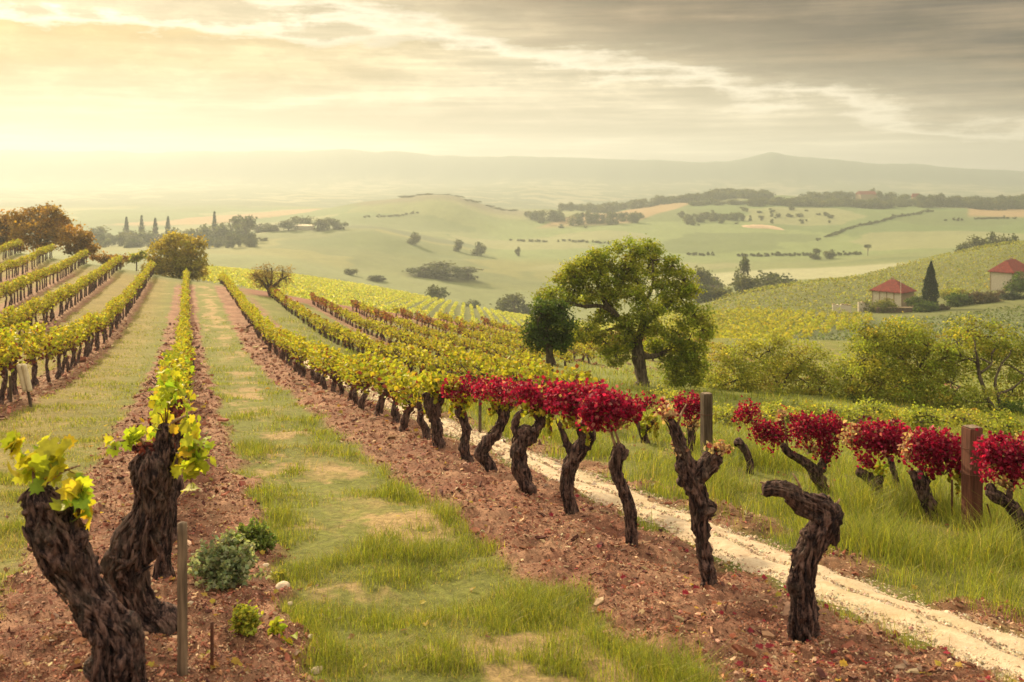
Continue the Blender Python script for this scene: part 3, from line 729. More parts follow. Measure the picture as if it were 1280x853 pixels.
hero('broad-headed dark vine under yellow and red leaves, eighth back from the broken stump', 13.4,
     [(549, 563, 8), (547, 548, 8), (546, 534, 8), (542, 518, 10), (541, 500, 12), (543, 492, 8)],
     [(548, 478, 30, 14, .25, 330, .065, YEL, 'six'), (566, 486, 16, 12, .2, 120, .055, RED, 'six')],
     [[(541, 508, 8), (533, 498, 6), (530, 492, 4)], [(543, 508, 8), (552, 498, 6), (556, 490, 4)]], 0.22, 0.46, 12, 28)

# the row right of the path
GR2 = 'red-leaved vines right of the path'
hero('small vine with a Y fork under sparse red leaves, left of the short grey post', 15.0,
     [(807, 562, 6), (806, 550, 5.5), (803, 540, 5), (796, 528, 3.5), (790, 520, 3)],
     [(806, 504, 20, 12, .2, 170, .065, RED, 'six'), (812, 524, 12, 9, .15, 60, .07, YEL, 'six'), (830, 508, 14, 12, .2, 70, .06, DRY, 'six')],
     [[(803, 541, 4.5), (812, 532, 3.5), (820, 524, 2.5)]], 0.22, 0.3, 13, 24, GR2)
hero('vine with an upright red plume touching the left of the short grey post', 13.9,
     [(862, 575, 6), (862, 560, 6), (864, 545, 6), (863, 532, 5)],
     [(862, 510, 15, 20, .2, 420, .06, RED, 'six'), (866, 530, 12, 8, .15, 80, .05, DRY, 'six')], [], 0.22, 0.3, 14, 24, GR2)
hero('short leafless vine with a hooked head right of the short grey post', 12.2,
     [(937, 596, 5), (938, 582, 5), (935, 570, 5), (930, 560, 5.5), (924, 554, 6), (918, 554, 4)],
     [], [[(930, 562, 4.5), (926, 553, 4), (922, 549, 2.5)]], 0.24, 0.50, 15, 28, GR2)
hero('vine forking wide beneath two tall crimson plumes and a ragged red arm', 10.8,
     [(1031, 616, 7), (1026, 604, 8), (1020, 592, 9), (1010, 580, 7), (998, 573, 6), (986, 566, 5.5), (978, 556, 4.5)],
     [(936, 517, 13, 17, .12, 210, .044, RED, 'six'), (950, 538, 12, 14, .1, 120, .042, RED, 'six'), (968, 540, 16, 18, .16, 300, .046, RED, 'six'), (976, 520, 8, 14, .1, 60, .042, DRY, 'six'),
      (1008, 534, 15, 22, .2, 460, .047, RED, 'six'), (1037, 536, 14, 22, .18, 460, .047, RED, 'six'), (1032, 560, 10, 14, .12, 140, .045, RED, 'six'), (1012, 560, 16, 9, .14, 80, .042, DRY, 'six')],
     [[(1020, 594, 8), (1028, 582, 7), (1034, 568, 6), (1036, 552, 4)]], 0.24, 0.48, 16, 32, GR2,
     shoots=[[(980, 558, 2), (965, 545, 1.6), (940, 525, 1)], [(984, 560, 2), (982, 540, 1.5), (978, 512, .8)]])
hero('vine with a crooked arm reaching left under a broad rounded red canopy', 9.95,
     [(1099, 638, 7), (1098, 622, 7.5), (1096, 608, 7.5), (1088, 599, 7.5), (1079, 593, 7), (1071, 589, 5.5)],
     [(1090, 545, 20, 22, .2, 480, .046, RED, 'six'), (1115, 546, 18, 22, .2, 420, .046, RED, 'six'), (1064, 546, 14, 16, .16, 120, .046, DRY, 'six'), (1082, 577, 9, 9, .1, 60, .045, RED, 'six'), (1102, 588, 9, 9, .1, 30, .06, FRESH, 'six')],
     [[(1096, 606, 6), (1099, 598, 5.5), (1101, 592, 3)]], 0.24, 0.48, 17, 32, GR2)
hero('slim vine trunk leaning under red leaves between two stouter red-leaved trunks', 11.6,
     [(1123, 614, 4.5), (1120, 600, 4.5), (1116, 585, 4.5), (1112, 570, 4)],
     [(1126, 552, 14, 18, .2, 140, .05, RED, 'six')], [], 0.2, 0.3, 18, 24, GR2)
hero('bulbous-headed leaning vine under a wide red canopy, left of the tall red-brown post', 9.3,
     [(1166, 657, 8), (1164, 640, 8.5), (1158, 622, 9), (1152, 606, 11), (1150, 596, 11), (1152, 590, 6)],
     [(1156, 556, 20, 24, .2, 470, .045, RED, 'six'), (1184, 560, 20, 25, .2, 470, .045, RED, 'six'), (1136, 560, 10, 20, .15, 90, .045, DRY, 'six'), (1178, 585, 20, 12, .15, 130, .045, RED, 'six'), (1200, 590, 12, 12, .15, 50, .05, YEL, 'six')],
     [[(1150, 604, 7), (1142, 594, 5.5), (1138, 588, 3)]], 0.24, 0.50, 19, 32, GR2)
hero('vine with a dark arm curving right to left under red leaves at the right edge', 8.3,
     [(1287, 684, 9), (1280, 660, 9), (1270, 640, 8.5), (1256, 626, 8), (1244, 620, 8.5), (1235, 614, 6)],
     [(1244, 565, 18, 26, .2, 470, .042, RED, 'six'), (1268, 572, 20, 28, .2, 560, .042, RED, 'six'), (1295, 570, 22, 28, .2, 420, .042, RED, 'six'), (1256, 602, 18, 10, .12, 80, .036, DRY, 'six')],
     [[(1262, 632, 6), (1262, 615, 4), (1266, 600, 3)], [(1244, 620, 6), (1238, 610, 6), (1240, 605, 3)]], 0.24, 0.50, 20, 36, GR2)

# ---- vines farther back: variants of trunk and foliage shared by copies
def var_trunk(seed, h, r):
    rng = np.random.default_rng(seed + 900); mb = MB()
    p = [(0, 0, -.12, r * 1.3)]; x = y = 0
    for t in np.linspace(0, 1, 5):
        p.append((x, y, t * h, r * (1.15 - .25 * t))); x += rng.normal() * .035; y += rng.normal() * .05
    tube(mb, p, 12, .05, .22, .35, seed * 1.3)
    hx, hy = p[-1][0], p[-1][1]
    for sy in (-1, 1):
        l = rng.uniform(.28, .5)
        tube(mb, [(hx, hy, h * .92, r * .8), (hx - MROW * 0 + sy * .3 * l * MROW, hy + sy * l * .5, h + .08, r * .55), (hx + sy * l * MROW, hy + sy * l, h + rng.uniform(.1, .2), r * .3)], 8, .06, .15, .3, seed + sy)
    for k in range(3):
        a = rng.normal(size=2) * .1
        tube(mb, [(hx, hy, h, r * .4), (hx + a[0], hy + a[1], h + .25, .012), (hx + a[0] * 1.6, hy + a[1] * 1.6, h + .34, .005)], 6, .08)
    return mb.mesh('vine_trunk', BARK_VINE)
def var_foliage(seed, n, h0, h1, wid, sz, pal, low=PURP, kind='six'):
    """a stretch of canopy about one vine long, lying along the row"""
    rng = np.random.default_rng(seed + 700); mb = MB()
    t = rng.uniform(-.62, .62, n); u = rng.normal(size=n) * wid * (0.75 + .35 * noise(t * 3, seed * 1.0))
    k = rng.random(n) ** 0.75
    top = h1 + .16 * noise(t * 3 + seed, 3.1) + .01
    z = h0 + (top - h0) * k
    u *= np.sqrt(np.clip(1.15 - ((z - (h0 + h1) / 2) / (h1 - h0) * 1.7) ** 2, .15, 1))
    # hanging sprays below and stray shoots above
    m = n // 12
    z[:m] -= rng.random(m) * .18; z[m:2*m] += rng.random(m) * .16; u[m:2*m] *= .6
    C = np.stack([t * MROW + u * .95, t + u * .3, z], -1)
    col = pick(rng, pal, n)
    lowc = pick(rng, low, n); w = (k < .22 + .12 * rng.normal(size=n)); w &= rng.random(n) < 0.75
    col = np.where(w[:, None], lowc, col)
    leaves(mb, C, sz * rng.uniform(.7, 1.25, n), rng, col, .25, kind, .2)
    return mb.mesh('vine_foliage', LEAF)
T_LOW = [var_trunk(s, .42, .062) for s in range(5)]
T_TALL = [var_trunk(s + 20, .78, .05) for s in range(4)]
F_YEL = [var_foliage(s, 330, .40, .98, .13, .08, YEL) for s in range(6)]
F_YELB = [var_foliage(s + 30, 360, .36, .98, .12, .075, FRESH + YEL) for s in range(4)]
F_TALL = [var_foliage(s + 10, 320, .72, 1.36, .15, .09, YEL) for s in range(5)]
F_OLV = [var_foliage(s + 20, 220, .36, .82, .13, .10, OLV) for s in range(5)]
F_RST = [var_foliage(s + 40, 220, .36, .82, .13, .10, [(3, (.20, .06, .04)), (2, (.28, .14, .05)), (2, (.24, .2, .04))]) for s in range(3)]

def vine_at(x, y, rng, tr, fo, label, group, s=1.0):
    t = thing('vine', label, 'grapevine', (x, y, Z(x, y) - .01), float(rng.normal() * .05 + (math.pi if rng.random() < .5 else 0)), group, s * rng.uniform(.86, 1.12))
    link('trunk', tr, t); link('foliage', fo, t)
    return t
RNAME = {'L0': 'the left front row', 'L1': 'the second row from the left front', 'R0': 'the row left of the stony path', 'R1': 'the row right of the stony path'}
plan = []                                                   # (distance, row key, x0, y)
for k, x0 in enumerate(ROWS_L):
    y0 = {0: 8.7, 1: 18.6, 2: 36, 3: 54, 4: 70, 5: 88, 6: 100}.get(k, 200)
    y = y0
    while y < 106 and k < 7:
        plan.append((math.hypot(x0 + MROW * y, y) * (1 if k < 2 else 0.9), 'L%d' % k, x0, y)); y += 1.1
for k, x0 in enumerate(ROWS_R):
    y0 = [14.5, 17.5, 29, 40, 46, 52, 57, 60, 64, 68, 72][k]
    y = y0
    while y < (106 if k == 0 else 86 - 0.5 * k):
        plan.append((math.hypot(x0 + MROW * y, y), 'R%d' % k, x0, y)); y += 1.1
plan.sort()
count = {}
STUFF = []
rngv = np.random.default_rng(77)
for n, (dist, key, x0, y) in enumerate(plan):
    side, k = key[0], int(key[1:])
    if dist > 24 and rngv.random() < .035: continue
    jx = x0 + rngv.normal() * .05; x = jx + MROW * y; y = y + rngv.normal() * .06
    tall = side == 'L' and k > 0
    if side == 'L':
        fo = F_TALL if k > 0 else (F_YELB if y < 20 else F_YEL)
    else:
        far_end = y > 62 and k >= 1 and rngv.random() < smooth(60, 76, y) * (0.8 if k in (2, 3, 4) else 0.25)
        fo = F_RST if far_end else (F_YEL if k == 0 or (y < 28 and rngv.random() < .7) else F_OLV)
    tr = T_TALL if tall else T_LOW
    tr = tr[rngv.integers(len(tr))]; fo = fo[rngv.integers(len(fo))]
    if n < 272:
        c = count[key] = count.get(key, 0) + 1
        first = {'L0': 4, 'R0': 8}.get(key, 0)
        if key == 'L1' and y < 28:
            lab = f'tall yellow-leaved vine, {NUM[c]} along the second row from the white tree guard'
        elif key in ('L0', 'R0') and y < 31 and c + first <= 30:
            lab = ('yellow-green leafy vine, %s from the front in the left front row' if key == 'L0' else 'yellow-leaved dark-trunked vine, %s back from the broken stump') % NUM[c + first]
        elif key == 'R1' and y < 31 and c < 25:
            lab = f'yellow-leaved vine, {NUM[c]} behind the small Y-forked vine right of the path'
        elif key in RNAME:
            lab = f'small yellow-leaved vine far back in {RNAME[key]}'
        elif side == 'L':
            lab = f'tall yellow-leaved vine in the {NUM[k + 1]} row leftwards from the left front row'
        else:
            lab = f'low olive-yellow vine in the {NUM[k]} row beyond the stony path'
        vine_at(x, y, rngv, tr, fo, lab, f'vines in {RNAME.get(key, "row " + ("left " if side == "L" else "right ") + NUM[k + 1])}')
    else:
        STUFF.append((x, y, side, k, fo, tr, tall))
def mesh_arrays(me):
    n = len(me.vertices); V = np.empty(n * 3, np.float32); me.vertices.foreach_get('co', V)
    li = np.empty(len(me.loops), np.int32); me.loops.foreach_get('vertex_index', li)
    tt = np.empty(len(me.polygons), np.int32); me.polygons.foreach_get('loop_total', tt)
    c = np.empty(n * 4, np.float32); me.attributes['Col'].data.foreach_get('color', c)
    return V.reshape(-1, 3), li, tt, c.reshape(-1, 4)[:, :3]
def far_rows():
    """all remaining vines of the near slope: one mass of canopy and stems"""
    leaf, stem = MB(), MB()
    cache = {}
    xs = np.array([s[0] for s in STUFF]); ys = np.array([s[1] for s in STUFF]); zs = H(xs, ys)
    for (x, y, side, k, fo, tr, tall), z in zip(STUFF, zs):
        if fo.name not in cache:
            V, li, tt, c = mesh_arrays(fo)
            q = li.reshape(-1, 4); keep = np.arange(len(q)) % 2 == 0       # every leaf keeps both halves below
            cache[fo.name] = (V, q, c)
        V, q, c = cache[fo.name]
        a = rngv.random() < .5; s = rngv.uniform(.92, 1.08)
        R = V * s * (np.array((-1, -1, 1)) if a else 1)
        nl = len(V) // 6; sel = np.repeat(rngv.permutation(nl) < nl * 0.55, 6)
        m = np.cumsum(sel) - 1
        qq = q[sel[q[:, 0]]]
        leafV = R[sel]
        ctr = leafV.reshape(-1, 6, 3).mean(1, keepdims=True)
        leafV = (ctr + (leafV.reshape(-1, 6, 3) - ctr) * 1.3).reshape(-1, 3)
        leaf.add(leafV + (x, y, z), [m[qq]], c[sel])
        h = .85 if tall else .5
        tube(stem, [(x, y, z - .1, .06), (x + rngv.normal() * .03, y, z + h * .5, .05), (x + rngv.normal() * .04, y, z + h, .045)], 5, .3)
    o = leaf.build('vine_rows', LEAF); tag(o, kind='stuff')
    o2 = stem.build('vine_row_stems', BARK_VINE); tag(o2, kind='stuff')
far_rows()
# ------------------------------------------------------------------ trees and bushes
def tree(name, label, cat, d, base, trunk, lobes, pal, leaf, n, seed, limbs=(), group=None, bark=None, depth=0.7, fine=1.0, twig=5, up=0.25, grow=1.0):
    """base (px, py at the foot); trunk rows (px, py, r px); lobes (px, py, rx, ry px, offset in depth as a share of rx);
    n leaves per unit of lobe, leaf in metres; the crown is many small leaf sprays round twigs"""
    rng = np.random.default_rng(seed + 300)
    sc = d / F
    x = (base[0] - CX) * sc; y = d; z = Z(x, y)
    L = Local(name, label, cat, (x, y, z), group)
    bark_mb, crown = MB(), MB()
    P = [tuple(W(a, b, d)) + (r * sc,) for a, b, r in trunk]
    P = [(x, y, z - .25, P[0][3] * 1.45), (x, y, z + .12, P[0][3] * 1.2)] + P
    tube(bark_mb, P, 14, .12, .16, .2, seed * 1.1)
    heads = [np.array(P[-1][:3])]
    for k, lm in enumerate(limbs):
        Q = [tuple(W(r[0], r[1], d) + np.array((0, (r[3] if len(r) > 3 else 0), 0))) + (r[2] * sc,) for r in lm]
        tube(bark_mb, Q, 9, .12, .14, .22, seed + k * 2.2); heads += [np.array(q[:3]) for q in Q[1:]]
    heads = np.array(heads)
    for k, lb in enumerate(lobes):
        px, py, rx, ry = lb[:4]; rx, ry = rx * grow, ry * grow; off = lb[4] if len(lb) > 4 else rng.uniform(-depth, depth)
        c = W(px, py, d); c[1] += off * rx * sc * 1.6
        R = np.array((rx * sc, max(rx, ry) * sc * 0.9, ry * sc))
        h = heads[np.argmin(np.linalg.norm(heads - c, axis=1))]
        ln = np.linalg.norm(c - h); r0 = max(.03, .022 * ln + .01 * R.mean())
        tube(bark_mb, [tuple(h) + (r0,), tuple(h * .5 + c * .5 + rng.normal(size=3) * .07 * ln + (0, 0, .06 * ln)) + (r0 * .8,), tuple(c) + (r0 * .5,)], 7, .2, .1, .25, seed + k)
        m = max(10, int(twig * 6))
        pal_l = [(w * rng.uniform(.5, 1.6), tuple(np.array(q) * rng.uniform(.8, 1.22))) for w, q in pal]
        tips = rng.normal(size=(m, 3)); tips /= np.linalg.norm(tips, axis=1)[:, None]
        tips = tips * rng.uniform(.55, 1.0, (m, 1)) * R
        area = (rx * sc * ry * sc)
        nl = int(n * area * 8)
        for q in tips[: int(twig * 2.5)]:
            tube(bark_mb, [tuple(c) + (r0 * .45,), tuple(c + q * .55 + rng.normal(size=3) * .1 * R.mean()) + (r0 * .3,), tuple(c + q) + (r0 * .1,)], 5, .25)
        w = rng.random(m) ** 1.5 + .15; w /= w.sum()
        idx = rng.choice(m, nl, p=w)
        spread = np.clip(.24 * R.mean(), .10, 1.0)
        pts = c + tips[idx] + rng.normal(size=(nl, 3)) * spread * np.array((1, 1, .65))
        ccol = pick(rng, pal_l, m, .22)
        col = np.clip(ccol[idx] * .7 + pick(rng, pal_l, nl, .2) * .3, .004, .9)
        leaves(crown, pts, leaf * rng.uniform(.6, 1.3, nl), rng, col, up, 'six')
    L.part('trunk', bark_mb, bark or BARK_TREE)
    L.part('crown', crown, LEAF)
    return L.t
OAKP = [(3, (.225, .28, .032)), (3, (.30, .34, .038)), (2, (.155, .205, .028)), (1.8, (.40, .41, .05)), (.4, (.24, .19, .035))]
DGRN = [(3, (.060, .105, .022)), (2, (.09, .135, .025)), (1, (.13, .17, .03))]
OLIVE = [(3, (.32, .35, .055)), (3, (.39, .40, .065)), (2, (.24, .275, .045)), (1.4, (.52, .46, .08)), (.6, (.24, .15, .04))]
OLIVE2 = [(3, (.265, .315, .045)), (3, (.335, .36, .05)), (2, (.195, .24, .036)), (1, (.48, .42, .06)), (.7, (.21, .13, .03))]
g = lambda X, Y: (640 + .258 * X, 280 + .258 * Y)
def lob(f, s, rows): return [f(r[0], r[1]) + (r[2] * s, r[3] * s) + tuple(r[4:]) for r in rows]
def lim(f, s, rows): return [f(r[0], r[1]) + (r[2] * s,) + tuple(r[3:]) for r in rows]
tree('oak_tree', 'tall spreading yellow-green oak with a forked dark trunk in the middle of the vineyard', 'tree', 38, g(632, 850),
     lim(g, .258, [(640, 830, 30), (630, 740, 32), (612, 650, 34), (608, 590, 30), (604, 540, 24)]),
     lob(g, .258, [(570, 115, 80, 45), (665, 140, 60, 55), (425, 150, 62, 42), (330, 205, 85, 45), (255, 265, 60, 40), (190, 330, 75, 34), (150, 360, 45, 26), (300, 330, 60, 28, .3), (345, 270, 60, 42, .5), (425, 240, 60, 42, -.5), (470, 295, 55, 38, -.5), (300, 255, 50, 38, -.4), (540, 290, 55, 45, .2), (395, 330, 55, 30, -.6), (380, 200, 55, 45, .7), (360, 385, 60, 34, .7), (470, 410, 60, 40, .8), (455, 180, 55, 42, .6), (265, 380, 55, 30, .5), (480, 230, 60, 42, .5), (560, 210, 60, 55, -.4),
                   (660, 235, 90, 65), (775, 200, 62, 50), (820, 270, 70, 50), (870, 330, 55, 50), (740, 310, 75, 55, -.5), (590, 330, 75, 50, -.5), (490, 350, 62, 36, .5), (640, 410, 85, 50, -.7), (770, 400, 80, 50), (870, 430, 70, 60), (915, 500, 55, 60),
                   (560, 480, 60, 50, -.6), (670, 500, 65, 45, -.6), (780, 510, 75, 60, -.3), (440, 460, 62, 36), (360, 500, 66, 46), (330, 540, 50, 40), (450, 570, 58, 50), (500, 640, 60, 55), (560, 600, 40, 44, .6), (540, 560, 46, 40, -.6), (690, 600, 50, 40, .5),
                   (800, 610, 85, 70), (890, 615, 65, 65), (905, 690, 52, 60), (850, 710, 75, 60), (770, 680, 60, 60), (790, 750, 55, 42), (880, 755, 45, 34)]),
     OAKP, .085, 560, 1,
     [lim(g, .258, [(608, 600, 26), (560, 500, 19), (500, 440, 17), (452, 380, 14), (425, 320, 11), (400, 255, 8), (372, 200, 4)]), lim(g, .258, [(606, 570, 24), (628, 480, 18, -.4), (640, 380, 14, -.3), (600, 260, 10), (580, 160, 5)]),
      lim(g, .258, [(490, 430, 12), (430, 400, 11), (350, 400, 9), (260, 375, 8), (190, 350, 4)]), lim(g, .258, [(620, 640, 18), (700, 640, 14), (780, 600, 10), (860, 560, 6)]), lim(g, .258, [(630, 500, 14), (720, 420, 11), (800, 340, 8), (840, 280, 4)]), lim(g, .258, [(640, 400, 10), (680, 300, 8), (680, 180, 4)]),
      lim(g, .258, [(560, 500, 9), (480, 510, 7), (400, 530, 4)])], up=.3, grow=1.06, twig=6)
tree('oak_tree', 'small dark green round-headed tree with a straight trunk left of the tall oak', 'tree', 36, g(185, 770),
     lim(g, .258, [(186, 755, 19), (186, 700, 18), (182, 650, 20), (180, 600, 18)]),
     lob(g, .258, [(180, 500, 75, 80), (130, 470, 55, 60), (235, 480, 60, 70), (180, 420, 75, 45), (120, 560, 50, 50), (240, 580, 50, 50), (180, 590, 70, 45), (90, 520, 30, 50), (270, 530, 30, 50), (150, 390, 60, 30), (230, 400, 50, 30)]), DGRN, .09, 560, 2)
h = lambda X, Y: (880 + .3125 * X, 380 + .3125 * Y)
GB = 'fine-leaved olive-green trees behind the red vines'
tree('tree', 'airy olive-green thicket tree between the tall oak and the round tree behind the red vines', 'tree', 40, h(300, 470),
     lim(h, .3125, [(318, 410, 7), (310, 370, 6), (290, 310, 5)]),
     lob(h, .3125, [(80, 220, 80, 60), (170, 200, 75, 60), (260, 190, 80, 60), (350, 200, 80, 60), (440, 230, 70, 60), (110, 300, 80, 60), (210, 290, 75, 60), (310, 280, 75, 60), (400, 310, 80, 60), (470, 320, 50, 60), (530, 300, 40, 60), (20, 330, 50, 60), (60, 350, 60, 50), (160, 370, 70, 40), (260, 370, 70, 45), (430, 380, 55, 40), (480, 400, 45, 30)]), OLIVE, .08, 270, 3,
     [lim(h, .3125, [(290, 310, 5), (260, 260, 4), (220, 220, 2)]), lim(h, .3125, [(310, 350, 5), (340, 280, 4), (390, 240, 2)]), lim(h, .3125, [(465, 440, 8), (468, 370, 7), (460, 320, 4)]), lim(h, .3125, [(182, 430, 7), (182, 360, 6), (170, 290, 3)]), lim(h, .3125, [(405, 420, 5), (400, 370, 5), (420, 330, 3)])], GB, grow=1.2)
tree('tree', 'broad round olive-green tree with a thin dark trunk behind the middle red vines', 'tree', 38, h(845, 490),
     lim(h, .3125, [(845, 450, 11), (842, 400, 9), (845, 340, 8), (850, 270, 6)]),
     lob(h, .3125, [(650, 140, 75, 55), (740, 115, 85, 55), (830, 130, 80, 55), (910, 170, 60, 55), (600, 210, 70, 60), (690, 210, 80, 60), (780, 200, 85, 60), (870, 230, 75, 60), (930, 260, 45, 60), (600, 300, 70, 60), (680, 300, 80, 60), (770, 300, 85, 60), (860, 320, 75, 60), (930, 350, 50, 60), (580, 380, 50, 50), (650, 390, 75, 55), (740, 390, 80, 55), (820, 400, 75, 50), (900, 410, 60, 45)]), OLIVE2, .08, 300, 4,
     [lim(h, .3125, [(850, 290, 7), (800, 230, 5), (740, 190, 3)]), lim(h, .3125, [(850, 280, 6), (880, 220, 4), (910, 180, 2)]), lim(h, .3125, [(845, 360, 6), (780, 320, 5), (700, 280, 2)])], GB, grow=1.22)
tree('tree', 'dark-limbed olive tree with twisting bare branches showing, at the right edge', 'tree', 36, h(1205, 500),
     lim(h, .3125, [(1195, 470, 17), (1165, 430, 15), (1140, 395, 12)]),
     lob(h, .3125, [(1030, 160, 70, 55), (1110, 130, 80, 55, .8), (1200, 150, 80, 60, .8), (1270, 190, 80, 70, .6), (990, 230, 60, 60), (1050, 260, 60, 60, .9), (1160, 250, 80, 60, 1.1), (1250, 280, 80, 60, .9), (1330, 260, 60, 80), (1000, 320, 60, 60), (1060, 360, 70, 50), (1260, 380, 60, 50, .6), (1320, 370, 60, 60), (1090, 410, 60, 40, .8), (980, 390, 50, 50)]), OLIVE2, .08, 240, 5,
     [lim(h, .3125, [(1142, 400, 11), (1120, 340, 9), (1100, 280, 8), (1095, 230, 7), (1085, 180, 3)]), lim(h, .3125, [(1098, 240, 5), (1060, 220, 4), (1030, 210, 2)]), lim(h, .3125, [(1100, 280, 6), (1130, 260, 5), (1150, 240, 4), (1150, 200, 2)]), lim(h, .3125, [(1190, 450, 9), (1180, 380, 8), (1165, 310, 6), (1190, 240, 3)]), lim(h, .3125, [(1180, 360, 6), (1230, 340, 5), (1290, 290, 2)]), lim(h, .3125, [(1140, 395, 6), (1070, 350, 4), (1020, 330, 2)])], GB, twig=4, grow=1.2)
def bush(label, d, px, py, rx, ry, pal, leaf, n, seed, name='bush', cat='bush', group=None, k=7, sink=0.15):
    """a low bush: several stems and overlapping sprays; (px, py) is the middle of its mound"""
    rng = np.random.default_rng(seed + 41)
    rows = [(px + rng.uniform(-.55, .55) * rx, py + rng.uniform(-.35, .5) * ry, rx * rng.uniform(.38, .55), ry * rng.uniform(.4, .6)) for _ in range(k)]
    return tree(name, label, cat, d, (px, py + ry), [(px, py + ry * .8, rx * .06), (px, py + ry * .4, rx * .05), (px, py, rx * .03)], rows, pal, leaf, n, seed, (), group, twig=3, grow=1.3)
bush('dark green bush low between two olive trees behind the red vines', 37, *h(600, 410), 20, 15, DGRN, .08, 260, 60)
bush('low dark bush at the foot of the olive thicket, right of the oak', 39, *h(98, 372), 14, 10, DGRN, .08, 260, 61)
bush('dark green bush at the foot of the bare-branched tree by the right edge', 35, *h(1245, 440), 17, 15, DGRN, .08, 260, 62)

for k, (px, py, rx, ry, pal, txt) in enumerate([(905, 512, 26, 13, 0, 'pale yellow-green bush right of the short grey post'), (945, 509, 26, 11, 0, 'yellowish bush behind the ragged red arm of the forked vine'), (985, 511, 24, 13, 0, 'yellow-green bush behind the two tall crimson plumes'),
        (1030, 508, 28, 13, 1, 'olive bush just above the two tall crimson plumes'), (1078, 510, 30, 12, 1, 'low olive bush behind the broad rounded red canopy'), (1122, 514, 26, 12, 0, 'yellow-green bush at the foot of the broad round olive tree'), (1165, 512, 28, 13, 1, 'olive bush right of the thin dark trunk of the round tree'),
        (1210, 515, 26, 12, 0, 'yellow-green bush behind the top of the tall red-brown post'), (1262, 520, 30, 14, 1, 'olive bush below the bare-branched tree at the right edge'), (845, 497, 18, 9, 0, 'pale green bush at the right foot of the tall oak')]):
    bush(txt, (22 if px > 890 else 30) + (k % 3), px, py + (10 if px > 890 else 2), rx * 1.25, ry * 1.15, (OLIVE, OLIVE2)[pal], .06, 330, 630 + k)
# trees on the crest at the left
g0 = lambda X, Y: (X * .3752, 200 + Y * .3752)
GOLD = [(3, (.30, .17, .030)), (2, (.38, .23, .035)), (2, (.22, .13, .025))]
tree('crest_tree', 'tall dark domed tree of the clump at the left edge on the hill crest', 'tree', 118, g0(130, 330), lim(g0, .3752, [(130, 310, 9), (130, 270, 8), (130, 230, 7)]),
     lob(g0, .3752, [(120, 190, 50, 40), (170, 200, 50, 45), (80, 200, 45, 40), (140, 240, 70, 45), (200, 230, 40, 50), (60, 240, 40, 45), (180, 270, 50, 40)]), GOLD, .28, 50, 70)
tree('crest_tree', 'lower dark tree leaning out at the right end of the clump on the left crest', 'tree', 114, g0(275, 335), lim(g0, .3752, [(275, 318, 7), (272, 290, 6), (268, 260, 5)]),
     lob(g0, .3752, [(250, 240, 40, 30), (285, 265, 40, 35), (240, 280, 40, 40), (295, 295, 32, 26), (265, 300, 40, 26)]), GOLD, .28, 50, 71)
tree('crest_tree', 'dark tree cut off by the left picture edge on the hill crest', 'tree', 120, g0(10, 330), lim(g0, .3752, [(10, 310, 8), (8, 270, 7), (5, 240, 6)]),
     lob(g0, .3752, [(5, 220, 35, 40), (40, 230, 35, 45), (-30, 215, 45, 45), (10, 270, 50, 35), (50, 275, 40, 30)]), GOLD, .28, 50, 72)
tree('crest_tree', 'single round yellow-green tree at the top end of the left front row', 'tree', 112, g0(600, 412), lim(g0, .3752, [(600, 400, 7), (598, 370, 7), (596, 340, 6)]),
     lob(g0, .3752, [(570, 275, 45, 30), (630, 290, 45, 35), (530, 310, 42, 36), (590, 320, 60, 40), (660, 330, 35, 38), (520, 355, 35, 34), (570, 370, 50, 30), (640, 375, 48, 30), (600, 350, 50, 40)]), [(3, (.33, .27, .035)), (2, (.42, .33, .04)), (2, (.24, .20, .03))], .24, 75, 73)
tree('bare_tree', 'nearly bare fan-shaped tree with sparse tan twigs at the end of a vine row', 'tree', 84, g0(903, 475), lim(g0, .3752, [(903, 462, 9), (900, 440, 9), (892, 420, 7)]),
     lob(g0, .3752, [(860, 378, 30, 26), (900, 368, 35, 26), (940, 375, 32, 28), (848, 400, 26, 24), (955, 398, 26, 26), (900, 398, 45, 30), (885, 385, 40, 28), (870, 420, 26, 18), (930, 420, 26, 20)]), [(3, (.24, .17, .055)), (2, (.20, .135, .05)), (1, (.27, .22, .05))], .10, 70, 74,
     [lim(g0, .3752, [(892, 430, 6), (870, 400, 4), (840, 380, 2)]), lim(g0, .3752, [(898, 430, 6), (905, 395, 4), (905, 360, 2)]), lim(g0, .3752, [(902, 435, 6), (930, 405, 4), (960, 385, 2)]), lim(g0, .3752, [(896, 425, 5), (885, 390, 3), (880, 360, 1.5)]), lim(g0, .3752, [(905, 425, 5), (940, 390, 3), (940, 365, 1.5)])], twig=8)
bush('low hazy bush between the crest clump and the round tree', 118, *g0(370, 330), 20, 9, GOLD, .25, 60, 75)
bush('small pale bush left of the round crest tree', 125, *g0(455, 325), 12, 7, OLIVE, .25, 60, 76)

